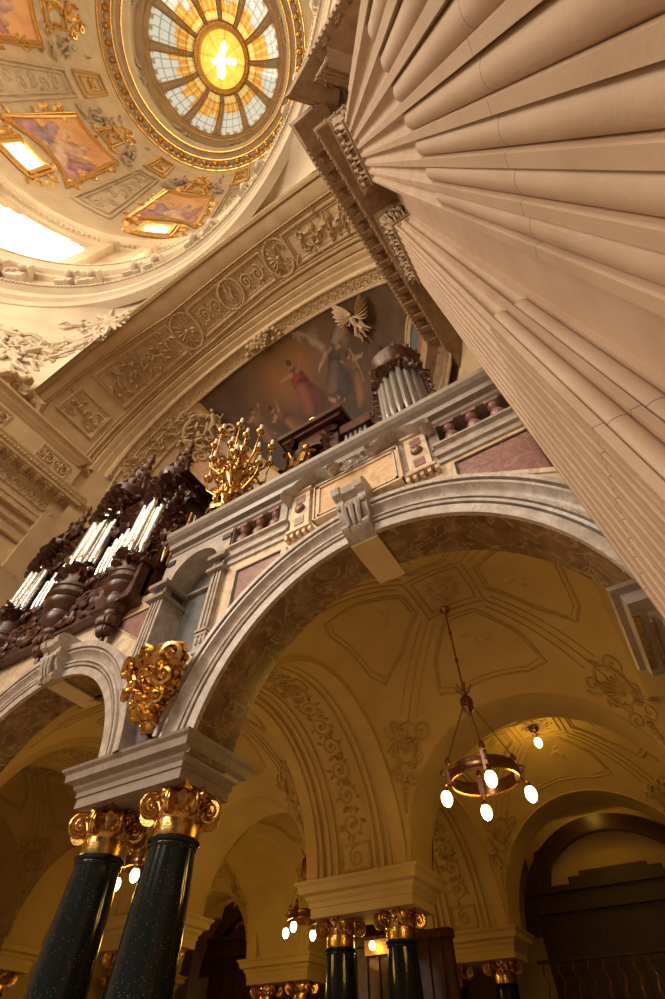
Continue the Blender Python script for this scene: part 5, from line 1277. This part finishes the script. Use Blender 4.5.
# flats between towers
for (xa,xb,za,zb_) in ((-12.95,-11.6,10.7,12.9),(-16.3,-14.7,10.7,12.9)):
    n=6
    for q in range(n):
        x=xa+(xb-xa)*(q+.5)/n; hz=zb_-.9*abs(q-(n-1)/2)/(n/2); mb=MB(); mb.lathe([(.03,za-.1),(.09,za+.35),(.10,za+.4),(.10,hz)],(x,5.65,0),10); mb.build('pipe',PIPE,og)
    mb=MB(); rg=random.Random(int(xa)); M=lambda u,v,h: V((u,5.58-h,v))
    for q in range(26): leaf(mb,M,rg.uniform(xa,xb),rg.uniform(zb_-.2,zb_+1.2),rg.uniform(0,6.3),.4,.25,0,.15)
    for q in range(5): spiral(mb,M,xa+(xb-xa)*(q+.5)/5,zb_+.1,.22,1.4,1 if q%2 else -1,0,.06); spiral(mb,M,xa+(xb-xa)*(q+.5)/5,za-.15,.18,1.4,1 if q%2 else -1,0,.05)
    mb.box(xa,xb,5.58,5.85,zb_+.6,zb_+1.6); mb.build('flat_carving',WOODL,og)
# side face pipes & pierced carving
for q in range(9):
    y_=6.05+.20*q; mb=MB(); mb.lathe([(.03,10.4),(.075,10.75),(.085,10.8),(.085,13.0+.12*q-(.02*q*q))],(-10.05,y_,0),10); mb.build('side_pipe',PIPEB,og)
mb=MB(); M=lambda u,v,h: V((-10.08+h,u,v)); rg=random.Random(2)
for q in range(30): t=rg.random(); leaf(mb,M,5.6+rg.uniform(0,.35)+t*.3,11.0+t*3.3,rg.uniform(0,6.3),.4,.24,.05,.12)
for q in range(9): spiral(mb,M,5.5+.08*q*.5,11.0+.4*q,.2,1.5,1 if q%2 else -1,q,.055)
for q in range(10): spiral(mb,M,5.8+.2*q,13.9+.03*q,.16,1.4,1 if q%2 else -1,q,.045)
mb.build('pierced_side_carving',GREYD if False else WOODL,og)
# carved underside masks
mb=MB(); rg=random.Random(6)
for q in range(60): mb.blob((rg.uniform(-18.5,-10.6),rg.uniform(5.62,5.72),rg.uniform(9.0,10.1)),(.15,.08,.15),5,7)
for q in range(14): spiral(mb,lambda u,v,h:V((u,5.70-h,v)),-18.2+.56*q,9.5+.3*sin(q*2),.30,1.5,1 if q%2 else -1,q,.09)
mb.build('base_carving',WOODL,og)
# small rear turret
tr_=thing('organ_turret',(-9.6,7.6,14.0),'small dark wooden turret with pointed roof behind the organ side','turret')
mb=MB(); mb.lathe([(.5,14.0),(.5,15.4),(.62,15.5),(.62,15.7),(.5,15.8),(.35,16.3),(.2,16.8),(.08,17.0),(0,17.5)],(-9.3,7.6,0),8); mb.build('body',WOODL,tr_,smooth=False)
mb=MB(); mb.box(-10.3,-8.4,7.3,8.4,9.0,14.6); mb.build('case',WOOD,tr_,smooth=False)
# =================================================================== CANDELABRUM
ca=thing('candelabrum',(-7.85,5.95,10.74),'tall gilded many-armed candelabrum with white candles standing on the handrail','candelabrum')
cx,cy,cz=-7.55,5.95,10.74
mb=MB(); mb.lathe([(.55,0),(.58,.1),(.4,.25),(.22,.45),(.3,.7),(.45,.95),(.42,1.15),(.2,1.35),(.16,1.6),(.3,1.85),(.42,2.1),(.36,2.3),(.16,2.5),(.12,2.8),(.24,3.0),(.34,3.3),(.2,3.5),(.1,3.8),(.2,4.0),(.1,4.2),(.05,4.5)],(cx,cy,cz),20)
rg=random.Random(9)
for q in range(70): a=rg.uniform(0,6.28); z=rg.choice((.2,.9,1.1,2.1,2.2,3.2,.3)); mb.blob((cx+.42*cos(a),cy+.42*sin(a),cz+z+rg.uniform(-.15,.15)),(.12,.12,.14),4,6)
for k in range(3):
    a=k*2*pi/3-.8; mb.tube([(cx+.1*cos(a),cy+.1*sin(a),cz+.6),(cx+.5*cos(a),cy+.5*sin(a),cz+.4),(cx+.75*cos(a),cy+.75*sin(a),cz+.08),(cx+.9*cos(a),cy+.9*sin(a),cz+.15)],[.12,.15,.1,.05],6)
mb.build('stem',GOLD,ca)
for tier,(zz,RR,n,tz) in enumerate(((1.5,.95,7,2.3),(2.5,1.05,9,3.9),(3.0,.5,4,4.2))):
    for k in range(n):
        a=2*pi*k/n+tier*.4; ex,ey=cx+RR*cos(a),cy+RR*sin(a); mb=MB()
        mb.tube([(cx+.15*cos(a),cy+.15*sin(a),cz+zz),(cx+RR*.5*cos(a),cy+RR*.5*sin(a),cz+zz-.25),(cx+RR*.9*cos(a),cy+RR*.9*sin(a),cz+zz+.1),(ex,ey,cz+tz-.35),(ex,ey,cz+tz-.1)],[.04,.045,.038,.03,.025],6)
        mb.lathe([(.03,-.1),(.14,0),(.16,.05),(.05,.08),(.08,.12)],(ex,ey,cz+tz-.08),10)
        spiral(mb,lambda u,v,h:V((cx+(RR*.55+u)*cos(a),cy+(RR*.55+u)*sin(a),cz+zz+v+h)),0,0,.2,1.3,1,0,.05)
        ob=mb.build('arm',GOLD,ca)
        mb=MB(); mb.lathe([(0,.02),(.06,.02),(.06,.46),(0,.48)],(ex,ey,cz+tz),8); c_=mb.build('candle',CANDLE,ob)
# =================================================================== POSITIVE ORGAN CASE (behind the rail)
tb=thing('organ_console_case',(-5.3,7.6,9.0),'dark wooden gabled case with a gilded statue behind the handrail','organ case')
mb=MB(); mb.box(-6.7,-6.2,7.4,8.4,9.0,16.2); mb.box(-4.9,-4.4,7.4,8.4,9.0,16.2); mb.box(-6.7,-4.4,8.0,8.5,9.0,16.2); mb.box(-6.9,-4.2,7.2,8.5,16.2,16.45); mb.box(-7.05,-4.05,7.05,8.5,16.45,16.75); mb.box(-6.7,-4.4,7.4,8.4,15.4,16.2); mb.build('case',WOOD,tb,smooth=False)
mb=MB(); arch_wall(mb,-6.3,-4.8,-5.55,.6,14.6,15.5,14.0,7.35,7.5,n=16); mb.build('arched_niche',WOODL,tb,smooth=False)
mb=MB(); M=lambda u,v,h: V((u,7.3-h,v)); rg=random.Random(14)
for q in range(30): leaf(mb,M,rg.choice((-6.45,-4.65))+rg.uniform(-.2,.2),rg.uniform(13,16.1),rg.uniform(0,6.3),.35,.2,0,.1)
for q in range(8): spiral(mb,M,-6.9+.38*q,16.6,.15,1.4,1,0,.04)
mb.build('carving',WOODL,tb)
for q in range(5): mb=MB(); mb.lathe([(.05,13.6),(.09,14.0),(.09,15.4)],(-4.2+.2*q,7.7,0),10); mb.build('pipe',PIPEG,tb)
mb=MB(); mb.box(-4.4,-3.1,7.5,8.4,15.2,15.8); mb.box(-4.4,-3.1,7.9,8.4,9.0,15.3); mb.build('side_case',WOODL,tb,smooth=False)
mb=MB(); mb.tube([(-5.55+.22*cos(a),7.3,17.05+.25*sin(a)) for a in [2*pi*i/12 for i in range(13)]],.06,6); mb.blob((-5.55,7.3,17.05),(.1,.08,.14)); mb.build('gilt_crest',GOLD,tb)
st_=thing('gilded_statue',(-5.6,7.1,13.4),'small gilded seated figure holding up one hand in the dark niche','statue')
mb=MB(); mb.tube([(-5.6,7.15,13.1),(-5.6,7.12,13.8),(-5.6,7.15,14.4),(-5.6,7.15,14.62)],[.48,.36,.26,.09],10); mb.blob((-5.6,7.12,14.82),(.15,.15,.19),8,10)
for s_ in (-1,1): mb.tube([(-5.6+s_*.22,7.12,14.35),(-5.6+s_*.45,6.98,14.05),(-5.6+s_*(.30 if s_>0 else .55),6.85,14.0 if s_>0 else 14.5)],[.11,.09,.06],8); mb.tube([(-5.6+s_*.15,7.1,13.6),(-5.6+s_*.22,6.75,13.6),(-5.6+s_*.2,6.7,13.1)],[.17,.15,.10],8)
for q in range(7): mb.tube([(-5.95+.11*q,6.9,13.7),(-5.98+.12*q,6.78,13.1)],[.05,.08],5)
mb.build('figure',GOLD,st_)
# round organ tower
rt=thing('round_organ_tower',(-1.65,7.4,9.0),'round mahogany organ tower with grey pipes behind the handrail near the pier','organ case')
cx,cy,r=-1.72,7.4,.82
mb=MB(); mb.lathe([(r*.98,16.0),(r*1.0,16.5),(r*1.10,16.58),(r*1.10,16.68),(r*1.0,16.74),(r*1.0,17.2),(r*1.06,17.26),(r*1.06,17.36),(r*1.18,17.5),(r*1.22,17.72),(r*1.1,17.78),(r*.9,17.9),(r*.85,18.2),(0,18.2)],(cx,cy,0),28); mb.box(cx-r*.8,cx+r*.8,cy,cy+1,9.0,16.3); mb.build('crown',WOOD,rt,ang=40)
mb=MB(); M=lambda u,v,h: V((cx+(r+h)*sin(u/r),cy-(r+h)*cos(u/r),v)); rg=random.Random(15)
for q in range(70): leaf(mb,M,rg.uniform(-2.6,2.6)*r,rg.uniform(15.7,16.6),rg.uniform(0,6.3),.32,.2,.05,.12)
for q in range(24): leaf(mb,lambda u,v,h:M(u,v,h+.10),rg.uniform(-2.6,2.6)*r,rg.uniform(17.45,17.8),pi/2,.35,.2,0,.1)
for s_ in (-1,1):
    for q in range(7): spiral(mb,lambda u,v,h:V((cx+s_*(r*1.05+.1)+u,cy-.1-h,v)),0,13.5+.4*q,.2,1.4,s_,q,.05)
mb.build('carved_foliage',WOODL,rt)
for q in range(9):
    a=-1.5+3.0*(q+.5)/9; mb=MB(); mb.lathe([(.06,12.8),(.12,13.3),(.125,13.4),(.125,16.2)],(cx+r*.9*sin(a),cy-r*.9*cos(a),0),12); mb.build('pipe',PIPEG,rt)
mb=MB(); mb.box(-.75,.1,7.3,8.2,9.0,13.6); mb.box(-.85,.2,7.2,8.2,13.6,13.8); tag(mb.build('side_cabinet',WOODL,smooth=False),'low dark wooden cabinet right of the round organ tower','cabinet')
# =================================================================== LIGHT
def area(name,loc,tgt,sx,sy,e,col):
    l=bpy.data.lights.new(name,'AREA'); l.shape='RECTANGLE'; l.size=sx; l.size_y=sy; l.energy=e; l.color=col
    o=bpy.data.objects.new(name,l); COL.objects.link(o); o.location=loc; d=V(tgt)-V(loc); o.rotation_euler=d.to_track_quat('-Z','Y').to_euler(); return o
for k,w_ in enumerate(WAZ):
    p=D(18.3,rad(w_),44); q=D(2,rad(w_),30)
    area('window_daylight',p,q,5,9,DRUM_E if 'DRUM_E' in globals() else 2000,(1,.80,.56))
area('nave_fill_light',(-22,-24,22),(-3,8,9),8,14,8600,(1,.86,.70))  # area lamps added in the open hall to light the facade; no windows there
area('nave_fill_light',(-4,-40,26),(-6,6,10),12,12,6200,(1,.85,.68))
area('lantern_daylight',(DX,DY,93.2),(DX,DY,60),7,7,2200,(1,.78,.45))
wd=bpy.data.worlds.new('world'); bpy.context.scene.world=wd; wd.use_nodes=True
wd.node_tree.nodes['Background'].inputs[0].default_value=(1,.76,.54,1); wd.node_tree.nodes['Background'].inputs[1].default_value=.085
vs_=bpy.context.scene.view_settings; vs_.view_transform='Standard'; vs_.look='None'; vs_.gamma=1; vs_.exposure=0.0; vs_.use_curve_mapping=False
